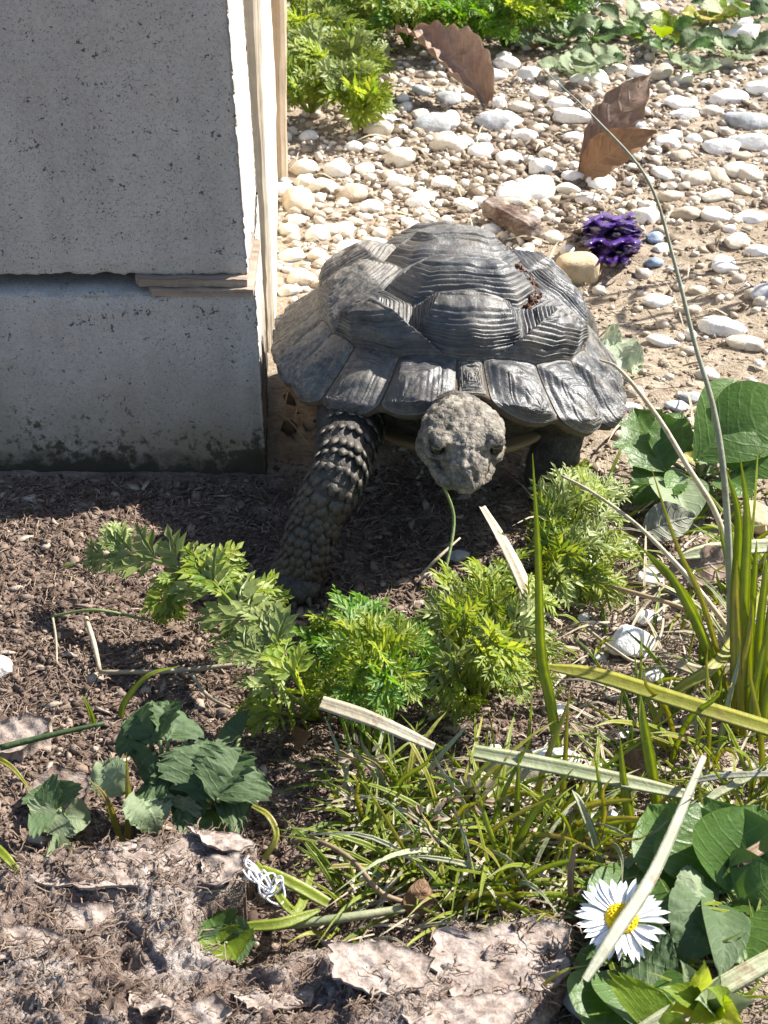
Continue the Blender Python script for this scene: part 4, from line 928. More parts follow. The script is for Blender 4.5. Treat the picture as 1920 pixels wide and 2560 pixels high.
for i, (x, y, n, L, w_, mk, lb) in enumerate([
    (1385, 120, 9, .03, .016, ['silver', 'nettle'], 'silvery leafed weed at the end of the dense green row'), (1440, 195, 8, .026, .015, ['silver'], 'flat silvery rosette beside two white pebbles'),
    (1500, 175, 7, .025, .013, ['silver', 'nettle'], 'grey-green lobed weed behind the upright brown leaf'), (1480, 110, 9, .03, .012, ['broad', 'nettle'], 'low dark green weed among the silvery rosettes'),
    (1490, 15, 7, .034, .02, ['broadlit'], 'bright yellow-green leafy weed standing beyond the silvery rosettes'), (1570, 85, 8, .03, .012, ['nettle', 'silver'], 'small greyish weed on sandy soil beyond the upright leaf'),
    (1645, 110, 8, .028, .014, ['broad', 'broadlit'], 'rounded green seedling beyond the tip of the upright leaf'), (1680, 150, 7, .03, .012, ['nettle', 'broad'], 'straggling green weed with small leaves in open gravel'),
    (1765, 75, 6, .03, .02, ['broadlit', 'grassyel'], 'bright green seedling with broad leaves among far pebbles'), (1830, 150, 8, .034, .016, ['silver', 'nettle'], 'wide grey-green weed at the far edge of the gravel'),
    (1850, 60, 7, .035, .016, ['nettle', 'strawgreen'], 'withered olive weed beyond the grey-green one'), (1730, 190, 5, .022, .014, ['silver'], 'tiny pale weed between white pebbles')]):
    rosette('leafy_weed', G(x, y), n, L, w_, lb, mk, seed=i + 5, zt=.012)
# ---- broad leaves on the right beside the shell
def leafplant(name, base, specs, label, cat='plant', stalk=0.0012, smat='stem'):
    root = empty(name, base); tag(root, label, cat)
    for s in specs:
        (b, t, w_, mk, kw) = s; V1, F1 = leaf(b, t, w_, **kw); add('leaf', V1, F1, M[mk], root)
        v, f = tube([np.array(base) - [0, 0, .003], (np.array(base) + b) / 2 + [0, 0, 0.003], b], [stalk, stalk * .8, stalk * .6], 8, 6); add('stalk', v, f, M[smat], root)
    return root
N1 = (0.0, -0.75, 0.65)
leafplant('dock_plant', G(1745, 1215), [
    (P(1660, 1175, .016), P(1585, 1020, .030), .030, 'broad', dict(nrm=N1, teeth=.3, nt=3, bend=.1, shape=.42)),
    (P(1650, 1150, .018), P(1705, 1030, .030), .020, 'broad', dict(nrm=N1, teeth=.2, nt=4, bend=.1)),
    (P(1740, 1150, .02), P(1915, 985, .035), .040, 'broad', dict(nrm=N1, cup=.08, bend=.25, shape=.55)),
    (P(1790, 1140, .02), P(2010, 1010, .035), .045, 'broad', dict(nrm=N1, cup=.08, bend=.2)),
    (P(1720, 1190, .012), P(1700, 1290, .006), .022, 'broad', dict(nrm=(.2, -.3, .9), bend=.2)),
    (P(1700, 1190, .012), P(1580, 1265, .006), .026, 'broad', dict(nrm=(-.2, -.3, .9), bend=.3, teeth=.2)),
    (P(1660, 1200, .012), P(1720, 1320, .006), .026, 'silver', dict(nrm=(.2, -.3, .9), bend=.3)),
    (P(1800, 1200, .012), P(1880, 1250, .012), .02, 'broad', dict(nrm=(.2, -.5, .8), bend=.3))],
    'dock with broad dark green leaves beside the right edge of the shell')
rosette('leafy_weed', G(1820, 1200), 9, .028, .009, 'tangled small leafed weed at the foot of the dock', ['grass', 'silver', 'grassyel'], seed=31, zt=.012)
# ---- dull toothed leaves left of the middle
leafplant('nettle_plant', G(420, 2030), [
    (P(400, 1850, .030), P(385, 1755, .034), .022, 'nettle', dict(nrm=(-.3, -.6, .75), teeth=.35, nt=6, ripple=.0008)),
    (P(375, 1850, .028), P(315, 1800, .030), .020, 'nettle', dict(nrm=(-.4, -.6, .7), teeth=.35, nt=6, ripple=.0008)),
    (P(420, 1850, .030), P(450, 1770, .032), .020, 'nettle', dict(nrm=(.4, -.6, .7), teeth=.35, nt=6, ripple=.0008)),
    (P(385, 1880, .026), P(345, 1930, .018), .020, 'nettle', dict(nrm=(-.2, -.5, .8), teeth=.35, nt=6, ripple=.0008)),
    (P(410, 1890, .026), P(440, 1960, .016), .018, 'nettle', dict(nrm=(.3, -.5, .8), teeth=.35, nt=6, ripple=.0008))],
    'dull green toothed plant whose upper leaves fan out before the dark soil')
leafplant('nettle_plant', G(560, 2060), [
    (P(520, 2000, .018), P(520, 1850, .026), .032, 'nettle', dict(nrm=(0, -.55, .8), teeth=.3, nt=8, ripple=.001, shape=.5)),
    (P(545, 2000, .02), P(610, 1880, .026), .028, 'nettle', dict(nrm=(.3, -.5, .8), teeth=.3, nt=8, ripple=.001)),
    (P(490, 2000, .016), P(430, 1900, .022), .024, 'nettle', dict(nrm=(-.3, -.5, .8), teeth=.3, nt=8, ripple=.001)),
    (P(540, 2010, .016), P(630, 1990, .018), .026, 'nettle', dict(nrm=(.2, -.4, .85), teeth=.3, nt=8, ripple=.001)),
    (P(520, 2020, .014), P(430, 2020, .012), .022, 'nettle', dict(nrm=(-.2, -.4, .85), teeth=.3, nt=8, ripple=.001)),
    (P(530, 2030, .012), P(580, 2080, .010), .022, 'broad', dict(nrm=(0, -.4, .9), teeth=.3, nt=8, ripple=.001)),
    (P(470, 1990, .018), P(450, 2040, .010), .014, 'silver', dict(nrm=(0, -.5, .8), teeth=.3, nt=8, ripple=.001)),
    (P(600, 1840, .018), P(560, 1810, .02), .016, 'nettle', dict(nrm=(0, -.5, .8), teeth=.3, nt=6))],
    'dull green toothed plant with big overlapping leaves just above the bark')
leafplant('nettle_plant', G(350, 2060), [
    (P(335, 1985, .018), P(410, 2030, .014), .022, 'nettle', dict(nrm=(.3, -.5, .8), teeth=.15, nt=10, ripple=.0012, bend=.4)),
    (P(335, 1985, .018), P(395, 2085, .010), .018, 'silver', dict(nrm=(.4, -.5, .8), teeth=.15, nt=10, ripple=.0012, bend=.4)),
    (P(315, 1980, .018), P(245, 1905, .022), .014, 'silver', dict(nrm=(-.3, -.5, .8), teeth=.15, nt=10, ripple=.001, bend=.4))],
    'small plant with ribbed oval leaves between the toothed plant and the bark')
leafplant('nettle_plant', G(150, 2050), [
    (P(140, 2030, .012), P(75, 2010, .014), .022, 'nettle', dict(nrm=(0, -.5, .8), teeth=.3, nt=6)), (P(140, 2020, .012), P(125, 1950, .018), .020, 'nettle', dict(nrm=(0, -.5, .8), teeth=.3, nt=6)),
    (P(150, 2030, .012), P(110, 2080, .008), .02, 'silver', dict(nrm=(0, -.5, .8), teeth=.3, nt=6)), (P(160, 2040, .008), P(230, 2050, .006), .012, 'silver', dict(nrm=(0, -.5, .8), teeth=.2, nt=6))],
    'grey-green crinkled seedling on the soil beside the brown clod')
leafplant('nettle_plant', G(150, 2160), [(P(150, 2145, .022), P(115, 2140, .026), .014, 'silver', dict(nrm=(0, -.5, .8), teeth=.15, nt=8)), (P(155, 2145, .022), P(190, 2130, .026), .013, 'silver', dict(nrm=(0, -.5, .8), teeth=.15, nt=8))],
    'two tiny oval seedling leaves at the upper edge of the bark')
leafplant('nettle_plant', G(560, 2370), [(P(560, 2350, .012), P(560, 2310, .016), .016, 'nettle', dict(nrm=(0, -.4, .9), teeth=.3, nt=6)), (P(565, 2360, .012), P(590, 2400, .014), .018, 'broadlit', dict(nrm=(0, -.4, .9), teeth=.3, nt=6)),
    (P(545, 2360, .012), P(530, 2330, .014), .016, 'broadlit', dict(nrm=(0, -.4, .9), teeth=.3, nt=6)), (P(580, 2360, .012), P(640, 2350, .014), .015, 'nettle', dict(nrm=(0, -.4, .9), teeth=.3, nt=6)), (P(550, 2340, .012), P(520, 2290, .014), .016, 'broad', dict(nrm=(0, -.4, .9), teeth=.3, nt=6))],
    'little green crinkled plant growing in the notch of the bark')
# ---- dark leaves round the daisy
leafplant('plantain_plant', G(1790, 2260), [
    (P(1760, 2230, .012), P(1620, 2010, .022), .030, 'broad', dict(nrm=(-.1, -.5, .85), bend=.2)), (P(1800, 2230, .012), P(1760, 1990, .030), .040, 'broad', dict(nrm=(0, -.6, .8), bend=.15)),
    (P(1830, 2230, .012), P(1900, 2010, .030), .040, 'broad', dict(nrm=(.2, -.55, .8), bend=.15)), (P(1790, 2250, .01), P(1710, 2420, .012), .026, 'nettle', dict(nrm=(0, -.4, .9), bend=.3, ripple=.0012)),
    (P(1760, 2240, .012), P(1690, 2250, .018), .018, 'silver', dict(nrm=(0, -.4, .9), bend=.3, ripple=.0012)), (P(1820, 2260, .01), P(1870, 2430, .012), .028, 'broad', dict(nrm=(0, -.4, .9), bend=.2)),
    (P(1850, 2250, .012), P(1960, 2190, .02), .026, 'broad', dict(nrm=(0, -.4, .9), bend=.3)), (P(1780, 2260, .012), P(1800, 2450, .014), .016, 'nettle', dict(nrm=(.3, -.4, .9), bend=.3))],
    'plantain with large dark shaded leaves behind the daisy')
leafplant('plantain_plant', G(1540, 2420), [
    (P(1530, 2440, .012), P(1500, 2620, .010), .026, 'broad', dict(nrm=(0, -.5, .85), bend=.2)), (P(1570, 2430, .012), P(1620, 2590, .012), .028, 'broad', dict(nrm=(.1, -.5, .85), bend=.2)),
    (P(1560, 2400, .014), P(1700, 2440, .014), .024, 'nettle', dict(nrm=(0, -.4, .9), bend=.3, ripple=.001)), (P(1560, 2380, .012), P(1570, 2150, .014), .026, 'broad', dict(nrm=(0, -.5, .8), bend=.2)),
    (P(1510, 2410, .01), P(1460, 2360, .012), .016, 'broad', dict(nrm=(0, -.5, .8), bend=.2)), (P(1600, 2560, .014), P(1660, 2480, .02), .030, 'broadlit', dict(nrm=(0, -.6, .8), bend=.1, teeth=.2, nt=5))],
    'rosette of broad leaves right under the daisy')
# sprout of narrow downy leaves
sb = G(1790, 2600); rt = empty('leafy_sprout', sb); tag(rt, 'upright sprout with narrow downy leaves beside the daisy', 'plant')
top = P(1740, 2440, .035)
for k, (x, y, z, w_) in enumerate([(1700, 2400, .040, .008), (1650, 2470, .036, .009), (1760, 2400, .042, .008), (1800, 2440, .040, .008), (1830, 2500, .034, .009), (1680, 2530, .03, .010), (1740, 2500, .046, .008), (1770, 2470, .045, .007), (1860, 2560, .028, .009), (1890, 2500, .03, .008), (1720, 2560, .034, .009)]):
    b = sb * 0.4 + top * 0.6 + [0.004 * math.sin(k * 2), 0, -0.004 + 0.002 * (k % 3)]; V1, F1 = leaf(b, P(x, y, z), w_, (0, -.6, .8), .15, .25, 0, 3, .45, .0003, 14, 7)
    add('leaf', V1, F1, M['silver' if k % 3 == 0 else ('broadlit' if k % 3 == 1 else 'grass')], rt)
v, f = tube([sb - [0, 0, .003], (sb + top) / 2, top], [.0016, .0013, .0008], 10, 6); add('stem', v, f, M['stem'], rt)

# ---- daisy
dc = P(1553, 2300, .026); dn = nz([0.05, -0.30, 0.95]); da = nz(np.cross([0, 1, 0], dn)); db = np.cross(dn, da)
root = empty('daisy', G(1555, 2395)); tag(root, 'white daisy with yellow centre in full flower beside the end of the bark', 'flower')
v, f = tube([G(1555, 2395, -.002), dc * 0.5 + G(1555, 2395) * 0.5 + [.002, .002, 0], dc - dn * .002], .0009, 12, 6); add('stem', v, f, M['stem'], root)
for k in range(46):
    a = 2 * math.pi * k / 46 + PR.uniform(-.05, .05); d = da * math.cos(a) + db * math.sin(a); ly = k % 2
    L = PR.uniform(.0128, .0150); b = dc + d * .0030 + dn * (.0003 * ly); t = dc + d * L + dn * (PR.uniform(-.0012, .0022) + .0014 * ly)
    V1, F1 = leaf(b, t, PR.uniform(.0017, .0024), dn, PR.uniform(-.05, .12), PR.uniform(.05, .25), 0, 1, .62, 0.0, 9, 5); add('petal', V1, F1, M['petal'], root)
dv, df = ico(3); dv = dv * (1 + .05 * fbm(dv, 7, 2, 3)[:, None]); dl = dv[:, 0:1] * da * .0050 + dv[:, 1:2] * db * .0050 + dv[:, 2:3] * dn * .0024 + dc + dn * .0008
disc = add('disc', dl, df, M['disc'], root)
fv, ff = ico(1); fm = new_mesh('floret', fv, ff, M['disc'])
for k in range(70):
    rr_ = .0047 * math.sqrt((k + .5) / 70); a = k * 2.39996; p_ = dc + (da * math.cos(a) + db * math.sin(a)) * rr_ + dn * (.0008 + .0024 * math.sqrt(max(0, 1 - (rr_ / .005) ** 2)))
    inst('floret', fm, disc, p_, Quaternion(), (.00042,) * 3)
# ------------------------------------------------------------------ grass tufts, single blades, straw
GR = random.Random(5)
def stand(base, pts, lean=0.01):          # blade rising from the ground; upper points lie on upright planes a little behind its foot
    b = G(*base); out = [b - [0, 0, .003]]
    for k, (x, y) in enumerate(pts): out.append(PY(x, y, b[1] + lean * (k + 1) / len(pts)))
    return out
def single(name, pts, w_, mk, label, cat='grass', **kw):
    v, f = blade(pts, w_, **kw); o = add(name, v, f, M[mk], base=np.array(pts[0])); tag(o, label, cat); return o
def stalk(name, pts, r, mk, label, cat='stalk', n=30, sides=7):
    v, f = tube(pts, r, n, sides); o = add(name, v, f, M[mk], base=np.array(pts[0])); tag(o, label, cat); return o
def lie(pts): return [P(x, y, z) for x, y, z in pts]
full = (0.85, 1, 1, 1, 0.9, 0.6)
single('grass_shoot', stand((1402, 1905), [(1372, 1750), (1350, 1630), (1343, 1380), (1331, 1134)], .012), .0042, 'grass', 'tall upright green blade standing in front of the tortoise', fold=.5)
single('straw_strip', [G(1345, 1640, .002), P(1303, 1588, .018), P(1310, 1490, .030), P(1258, 1366, .042), P(1203, 1268, .048)], .0056, 'straw', 'upright withered straw-coloured leaf in front of the tortoise', prof=(.5, .9, .8, 1.1, .8, .5), fold=.6, twist=.15, nrm=(.55, -.6, .6))
single('straw_strip', lie([(803, 1757, .052), (930, 1800, .050), (1085, 1868, .046)]), .0052, 'straw', 'flat pale straw strip lying across the bushy feathery plant', prof=(.9, 1, 1, .9, .8, .5), fold=.2)
single('straw_strip', lie([(1186, 1880, .028), (1420, 1925, .026), (1735, 1992, .020)]), .0054, 'strawgreen', 'wide striped pale dry blade bridging the stones in front of the tuft', prof=full, fold=.35)
single('straw_strip', lie([(1352, 1665, .030), (1500, 1692, .030), (1700, 1755, .028), (1960, 1835, .024)]), .0060, 'grassyel', 'long yellow-green blade with brown edges lying over bare soil', prof=(.3, .8, 1, 1, 1, 1), fold=.3)
single('straw_strip', [G(1905, 1555, .016), P(1800, 1650, .026), P(1690, 1730, .022), P(1622, 1830, .008)], .0045, 'grassyel', 'yellowed blade with brown tip hanging down from the tall tuft', prof=(.8, 1, 1, .9, .6, .15), fold=.3)
single('straw_strip', lie([(1462, 2450, .034), (1540, 2330, .036), (1640, 2170, .034), (1760, 1890, .030)]), .0042, 'strawgrey', 'grey dry blade lying slantwise over the daisy', prof=(.55, .9, 1, 1, .85, .5), fold=.15)
single('straw_strip', lie([(1880, 2430, .02), (1750, 2500, .018), (1600, 2575, .014)]), .0058, 'strawgreen', 'pale striped blade under the downy sprout', prof=full, fold=.3)
single('straw_strip', lie([(1960, 2380, .026), (1800, 2470, .024), (1700, 2530, .02)]), .0060, 'strawgreen', 'broad pale blade slanting down behind the downy sprout', prof=full, fold=.3)
single('straw_strip', [G(1770, 2220, .012), P(1850, 2150, .022), P(1960, 2080, .024)], .0042, 'twig', 'brown dry blade slanting over the plantain leaves', prof=full, fold=.5)
single('straw_strip', lie([(1520, 2215, .012), (1640, 2090, .02), (1780, 1990, .024), (1960, 1900, .028)]), .0032, 'strawgreen', 'thin pale blade crossing behind the grey one', prof=full, fold=.3)
single('straw_strip', lie([(1745, 1950, .026), (1830, 1938, .028), (1960, 1935, .028)]), .0022, 'strawgrey', 'thin grey straw crossing the upper end of the grey blade', prof=full, fold=.3)
single('straw_strip', lie([(1690, 1660, .010), (1780, 1680, .012), (1960, 1640, .018)]), .0045, 'straw', 'straw strip lying at the foot of the tall tuft', prof=full, fold=.2)
single('straw_strip', lie([(1690, 1395, .014), (1800, 1375, .016), (1960, 1365, .014)]), .0062, 'strawgreen', 'broad pale striped blade lying behind the tall tuft', prof=(.2, .8, 1, 1, 1, 1), fold=.35)
stalk('bent_grass_stem', stand((1832, 1760), [(1828, 1620), (1817, 1273), (1788, 1041), (1736, 856), (1684, 648), (1620, 451), (1493, 301), (1362, 178)], .10), [.0017, .0014, .0010, .0007, .0005, .0002], 'strawgrey', 'long dry grass stem arching high over the gravel from the tuft', n=60)
stalk('dry_grass_stem', stand((1838, 1560), [(1805, 1325), (1713, 1157), (1643, 1041), (1551, 926), (1500, 900)], .05), [.0013, .0011, .0009, .0004], 'straw', 'thin dry stem leaning over towards the edge of the shell', n=40)
stalk('dry_grass_stem', [G(1835, 1620, .004), P(1790, 1530, .022), P(1700, 1420, .036), P(1590, 1310, .042), P(1480, 1230, .044), P(1405, 1190, .044)], [.0011, .0010, .0007, .0005], 'straw', 'straight thin straw running down from the fronds to the tuft', n=30)
stalk('dry_grass_stem', lie([(1470, 1450, .010), (1560, 1475, .012), (1680, 1510, .012), (1760, 1540, .008)]), [.0005, .0009, .0009, .0005], 'twig', 'brown straw lying on the soil above the angular white stone', n=20)
stalk('dry_grass_stem', [G(1470, 1590, .003), P(1530, 1620, .008), P(1600, 1655, .004), P(1650, 1590, .008), P(1660, 1510, .006)], .0006, 'straw', 'kinked straw bent round the angular white stone', n=30)
stalk('dry_grass_stem', lie([(215, 1545, .012), (235, 1610, .010), (250, 1678, .006)]), [.0010, .0010, .0008], 'straw', 'short pale straw upright on the dark soil below the shoot', n=12)
stalk('dry_grass_stem', lie([(250, 1680, .006), (420, 1678, .008), (608, 1660, .010)]), [.0008, .0009, .0008], 'straw', 'long brown straw lying level on the dark soil', n=18)
stalk('dry_grass_stem', lie([(480, 1685, .008), (520, 1740, .007), (575, 1770, .005)]), [.0008, .0007, .0006], 'straw', 'yellowish straw slanting down to the feathery shoot', n=12)
stalk('dry_grass_stem', lie([(728, 2105, .014), (790, 2100, .018), (880, 2150, .016), (950, 2230, .012), (1030, 2262, .006)]), [.0007, .0008, .0009, .0009], 'twig', 'curved pale brown stalk on the shaded soil beside the grass', n=26)
stalk('dry_grass_stem', lie([(590, 2320, .010), (740, 2310, .010), (860, 2295, .010), (1010, 2272, .008)]), [.0016, .0016, .0015, .0013], 'strawgreen', 'thick pale stalk lying beside the notch of the bark', n=18)
stalk('dry_grass_stem', lie([(0, 1870, .014), (120, 1840, .016), (260, 1808, .018)]), [.0012, .0011, .0007], 'nettle', 'dark olive stem lying over the soil by the brown clods', n=14)
stalk('dry_grass_stem', lie([(130, 1540, .012), (240, 1525, .016), (370, 1550, .010)]), [.0005, .0006, .0005], 'stem', 'thin green tendril running under the creeping shoot', n=18)
stalk('dry_grass_stem', lie([(132, 1545, .012), (140, 1600, .008), (142, 1660, .004)]), [.0005, .0005, .0004], 'straw', 'thin bleached stalk hanging from the green tendril', n=12)
stalk('dry_grass_stem', [G(1085, 1530, .002), P(1110, 1440, .012), P(1135, 1300, .028), P(1105, 1210, .042), P(1085, 1185, .046)], [.0006, .0007, .0006, .0003], 'stem', 'thin wisp of grass bending up to the chin of the tortoise', n=26)
stalk('dry_grass_stem', lie([(1050, 1440, .003), (1100, 1390, .010), (1150, 1345, .012)]), [.0006, .0007, .0004], 'straw', 'short pale straw on the shaded soil under the chin', n=14)
single('grass_shoot', lie([(780, 2180, .012), (735, 2280, .014), (650, 2170, .018), (640, 2160, .018)]), .003, 'grass', 'fresh green blade beside the tangle of white thread', fold=.4)
single('grass_shoot', lie([(820, 2260, .010), (740, 2215, .016), (655, 2172, .020)]), .0040, 'grass', 'flat green blade pointing at the white thread', prof=full, fold=.4)
single('grass_shoot', lie([(585, 2318, .014), (700, 2310, .014), (800, 2275, .012)]), .0036, 'grass', 'green blade lying along the thick pale stalk', prof=(.3, .9, 1, 1, .8, .3), fold=.4)
single('grass_shoot', lie([(660, 2150, .010), (690, 2090, .016), (670, 2040, .020), (630, 2015, .020)]), .0022, 'grassyel', 'yellow-green blade curling beside the end of the bark', prof=full, fold=.4)
single('grass_shoot', stand((312, 2118), [(285, 2050), (260, 1990), (225, 1950)], .004), .0024, 'grassyel', 'yellow lit blade leaning left above the bark', fold=.4)
single('grass_shoot', stand((318, 2115), [(320, 2000), (316, 1880)], .004), .0022, 'grassyel', 'upright yellow lit blade above the bark', fold=.4)
single('grass_shoot', stand((300, 1800), [(310, 1760), (370, 1690), (450, 1665)], .01), .0024, 'grass', 'curved green blade arching over the toothed plant', fold=.4)
single('grass_shoot', stand((240, 1820), [(225, 1780), (205, 1735)], .004), .002, 'grass', 'short green blade beside the brown clods', fold=.4)
single('grass_shoot', lie([(-20, 1890, .014), (30, 1920, .016), (80, 1980, .010)]), .002, 'grassyel', 'short curved blade drooping beside the crinkled seedling', fold=.4)
single('grass_shoot', lie([(-20, 2110, .03), (20, 2150, .03), (55, 2190, .024)]), .003, 'grass', 'green blade lying on the edge of the bark', fold=.4)
def tuft(base, n, L, label, mks, width=(.0011, .0023), spread=.8, group=None, name='grass_tuft', lean=(0, 0), seed=0):
    r = random.Random(seed + 99); root = empty(name, base); tag(root, label, 'grass', group)
    for k in range(n):
        a = r.uniform(0, 6.28); l = L * r.uniform(.55, 1.1); sprd = spread * r.uniform(.2, 1)
        d = np.array([math.cos(a) * sprd + lean[0], math.sin(a) * sprd + lean[1], 1.0]); d /= np.linalg.norm(d)
        b = np.array(base) + [r.uniform(-.006, .006), r.uniform(-.005, .005), -.003]; h = np.array([math.cos(a), math.sin(a), 0])
        v, f = blade([b, b + d * l * .45 + [0, 0, l * .05], b + d * l * .8 + h * l * .1, b + d * l + h * l * .25 * sprd - [0, 0, l * .12 * sprd]], r.uniform(*width), n=11, fold=.4, nrm=(r.uniform(-.4, .4), -.6, .7), twist=r.uniform(-.6, .6), prof=(.7, 1, .95, .75, .4, .05))
        add('blade', v, f, M[r.choice(mks)], root)
    return root
gy = ['grass', 'grass', 'grassyel', 'grassyel', 'strawgreen']
for i, (x, y, n, L, lb) in enumerate([
    (1000, 2030, 10, .045, 'tuft of green blades right below the bushy feathery plant'), (1100, 2090, 14, .05, 'thick tuft of grass between the brown stalk and the striped blade'),
    (1030, 2200, 13, .045, 'grass tuft with seed heads beside the curved brown stalk'), (1190, 2130, 14, .05, 'bright grass tuft left of the blue-grey stone'),
    (1150, 2260, 14, .045, 'grass tuft growing up behind the bark flake'), (1270, 2230, 12, .045, 'grass tuft behind the broken end of the bark'), (1330, 2090, 11, .05, 'grass tuft over the blue-grey stone'),
    (1390, 2190, 9, .05, 'sparse grass tuft between the blue-grey stone and the daisy'), (930, 2080, 8, .035, 'small tuft on shaded soil beside the bushy plant stems'), (880, 2020, 6, .035, 'few blades rising from the dark soil under the straw strip'),
    (1480, 2140, 7, .055, 'slim upright blades in front of the plantain'), (1230, 1990, 9, .035, 'low tuft under the striped dry blade'), (1700, 2250, 6, .05, 'bright blades rising through the plantain leaves'), (880, 2320, 5, .02, 'tiny tuft at the edge of the fibrous bark'),
    (1320, 2560, 7, .03, 'small tuft under the broken end of the bark')]):
    tuft(G(x, y), n, L, lb, gy if i % 3 else ['grass', 'grassyel', 'strawgreen'], seed=i, lean=(0.6 * math.sin(i * 2.1), -0.1), spread=1.5)
# tall tuft at the right
for i, (x, y, n, L, lb) in enumerate([(1890, 1650, 10, .06, 'slender grass crowding behind the tall tuft'), (1900, 1980, 12, .06, 'loose grass between the tall tuft and the plantain'), (1780, 1920, 8, .05, 'loose grass at the upper end of the grey dry blade'),
    (1900, 1420, 9, .05, 'thin grass beside the brownish rounded stone'), (1690, 1900, 6, .05, 'few thin blades beside the hanging yellowed one'), (1850, 2130, 8, .05, 'thin grass growing through the dark plantain leaves')]):
    tuft(G(x, y), n, L, lb, gy, seed=40 + i, spread=1.1, width=(.0012, .0026))
rt = empty('grass_tuft', G(1880, 1800)); tag(rt, 'tall tuft of upright green blades beside the lying yellow-green blade', 'grass')
for k, (bx, by, pts, w_, mk) in enumerate([
    (1838, 1790, [(1838, 1500), (1845, 1300), (1815, 1170)], .0040, 'grass'), (1855, 1800, [(1858, 1500), (1866, 1300), (1850, 1140)], .0042, 'grass'), (1872, 1800, [(1872, 1600), (1885, 1450), (1892, 1350)], .0036, 'grass'),
    (1845, 1840, [(1840, 1650), (1838, 1500), (1842, 1400)], .0040, 'grassyel'), (1890, 1820, [(1895, 1600), (1910, 1450), (1912, 1380)], .0036, 'grass'), (1905, 1830, [(1915, 1650), (1930, 1500), (1950, 1400)], .0036, 'grass'),
    (1862, 1850, [(1850, 1700), (1870, 1600), (1880, 1500)], .0034, 'grassyel'), (1880, 1860, [(1880, 1750), (1900, 1650), (1915, 1580)], .0034, 'grass'), (1830, 1800, [(1780, 1650), (1690, 1460), (1620, 1380)], .0040, 'grass'),
    (1822, 1790, [(1770, 1640), (1720, 1500), (1650, 1420), (1600, 1365)], .0034, 'grass'), (1840, 1790, [(1760, 1520), (1690, 1360), (1625, 1160)], .0022, 'grassyel'), (1900, 1850, [(1925, 1700), (1960, 1600)], .0036, 'grass'),
    (1825, 1840, [(1800, 1760), (1760, 1700)], .0026, 'grassyel'), (1900, 1790, [(1890, 1650), (1880, 1560), (1870, 1480)], .003, 'grass'), (1930, 1800, [(1935, 1600), (1925, 1480), (1905, 1430)], .0032, 'grass')]):
    v, f = blade(stand((bx, by), pts, .012), w_, fold=.45, nrm=(.2 * math.sin(k * 2), -.75, .5)); add('blade', v, f, M[mk], rt)
for i, (bx, by, pts, mk, w_, lb) in enumerate([
    (1395, 2065, [(1408, 1950), (1422, 1728)], 'grassyel', .0026, 'tall lit blade beside the large pale stone'), (1285, 2140, [(1292, 2000), (1297, 1880)], 'grass', .0022, 'slim dark blade crossing the striped dry blade'),
    (1515, 2150, [(1508, 2050), (1500, 1975), (1484, 1880)], 'grass', .0024, 'slim blade before the blue-grey stone'), (1590, 2140, [(1568, 2020), (1556, 1940), (1550, 1840)], 'grass', .0036, 'broad green blade standing before the white flat stone'),
    (1655, 2080, [(1625, 1920), (1605, 1800), (1602, 1738)], 'grass', .0044, 'dark broad blade reaching up to the yellow-green one'), (1770, 2230, [(1755, 2080), (1748, 1960)], 'grassyel', .0034, 'bright lit blade standing before dark plantain leaves'),
    (1806, 2250, [(1795, 2170), (1782, 2095)], 'grassyel', .003, 'short bright blade beside the other lit one'), (1690, 2120, [(1685, 2020), (1687, 1935)], 'grass', .0022, 'small green blade beside the grey dry blade'),
    (1250, 2190, [(1330, 2040), (1435, 1920)], 'grass', .0030, 'dark slanting blade leaning over the grass tufts'), (1520, 2225, [(1490, 2120), (1450, 2010), (1430, 1975)], 'strawgreen', .0034, 'banded pale blade bending down to the daisy'),
    (1510, 2230, [(1490, 2150), (1475, 2080)], 'grassyel', .003, 'short yellow blade beside the banded one')]):
    single('grass_shoot', stand((bx, by), pts, .012), w_, mk, lb, fold=.45)
# thin wandering grass between everything, too fine to count
ga = Acc()
for k in range(520):
    x, y = GR.uniform(860, 1420), GR.uniform(1930, 2330)
    if k > 230: x, y = GR.uniform(1420, 1920), GR.uniform(1850, 2560)
    if k > 400: x, y = GR.uniform(1450, 1920), GR.uniform(1150, 1900)
    b = G(x, y); a = GR.uniform(0, 6.28); l = GR.uniform(.012, .036); d = np.array([math.cos(a), math.sin(a), GR.uniform(.15, 1.0)]); d /= np.linalg.norm(d)
    v, f = blade([b, b + d * l * .5 + [0, 0, .003], b + d * l], GR.uniform(.0007, .0018), n=6, fold=.4, nrm=(GR.uniform(-.4, .4), -.6, .7)); ga.put(v, f)
tag(ga.obj('grass', M['grass'], base=np.zeros(3)), 'thin short grass growing between the tufts, stones and bark', 'grass', kind='stuff')
gd = Acc()
for k in range(520):
    x, y = GR.uniform(860, 1900), GR.uniform(1930, 2400)
    if k > 260: x, y = GR.uniform(1350, 1920), GR.uniform(1200, 1900)
    if k > 420: x, y = GR.uniform(700, 1920), GR.uniform(350, 1150)
    b = G(x, y, .002); a = GR.uniform(0, 6.28); l = GR.uniform(.01, .035); d = np.array([math.cos(a), math.sin(a), GR.uniform(.0, .35)])
    v, f = blade([b, b + d * l * .5 + [0, 0, .003], b + d * l], GR.uniform(.0006, .0014), n=6, fold=.4); gd.put(v, f)
tag(gd.obj('dead_grass', M['straw'], base=np.zeros(3)), 'bleached dead grass lying between the green tufts', 'grass', kind='stuff')
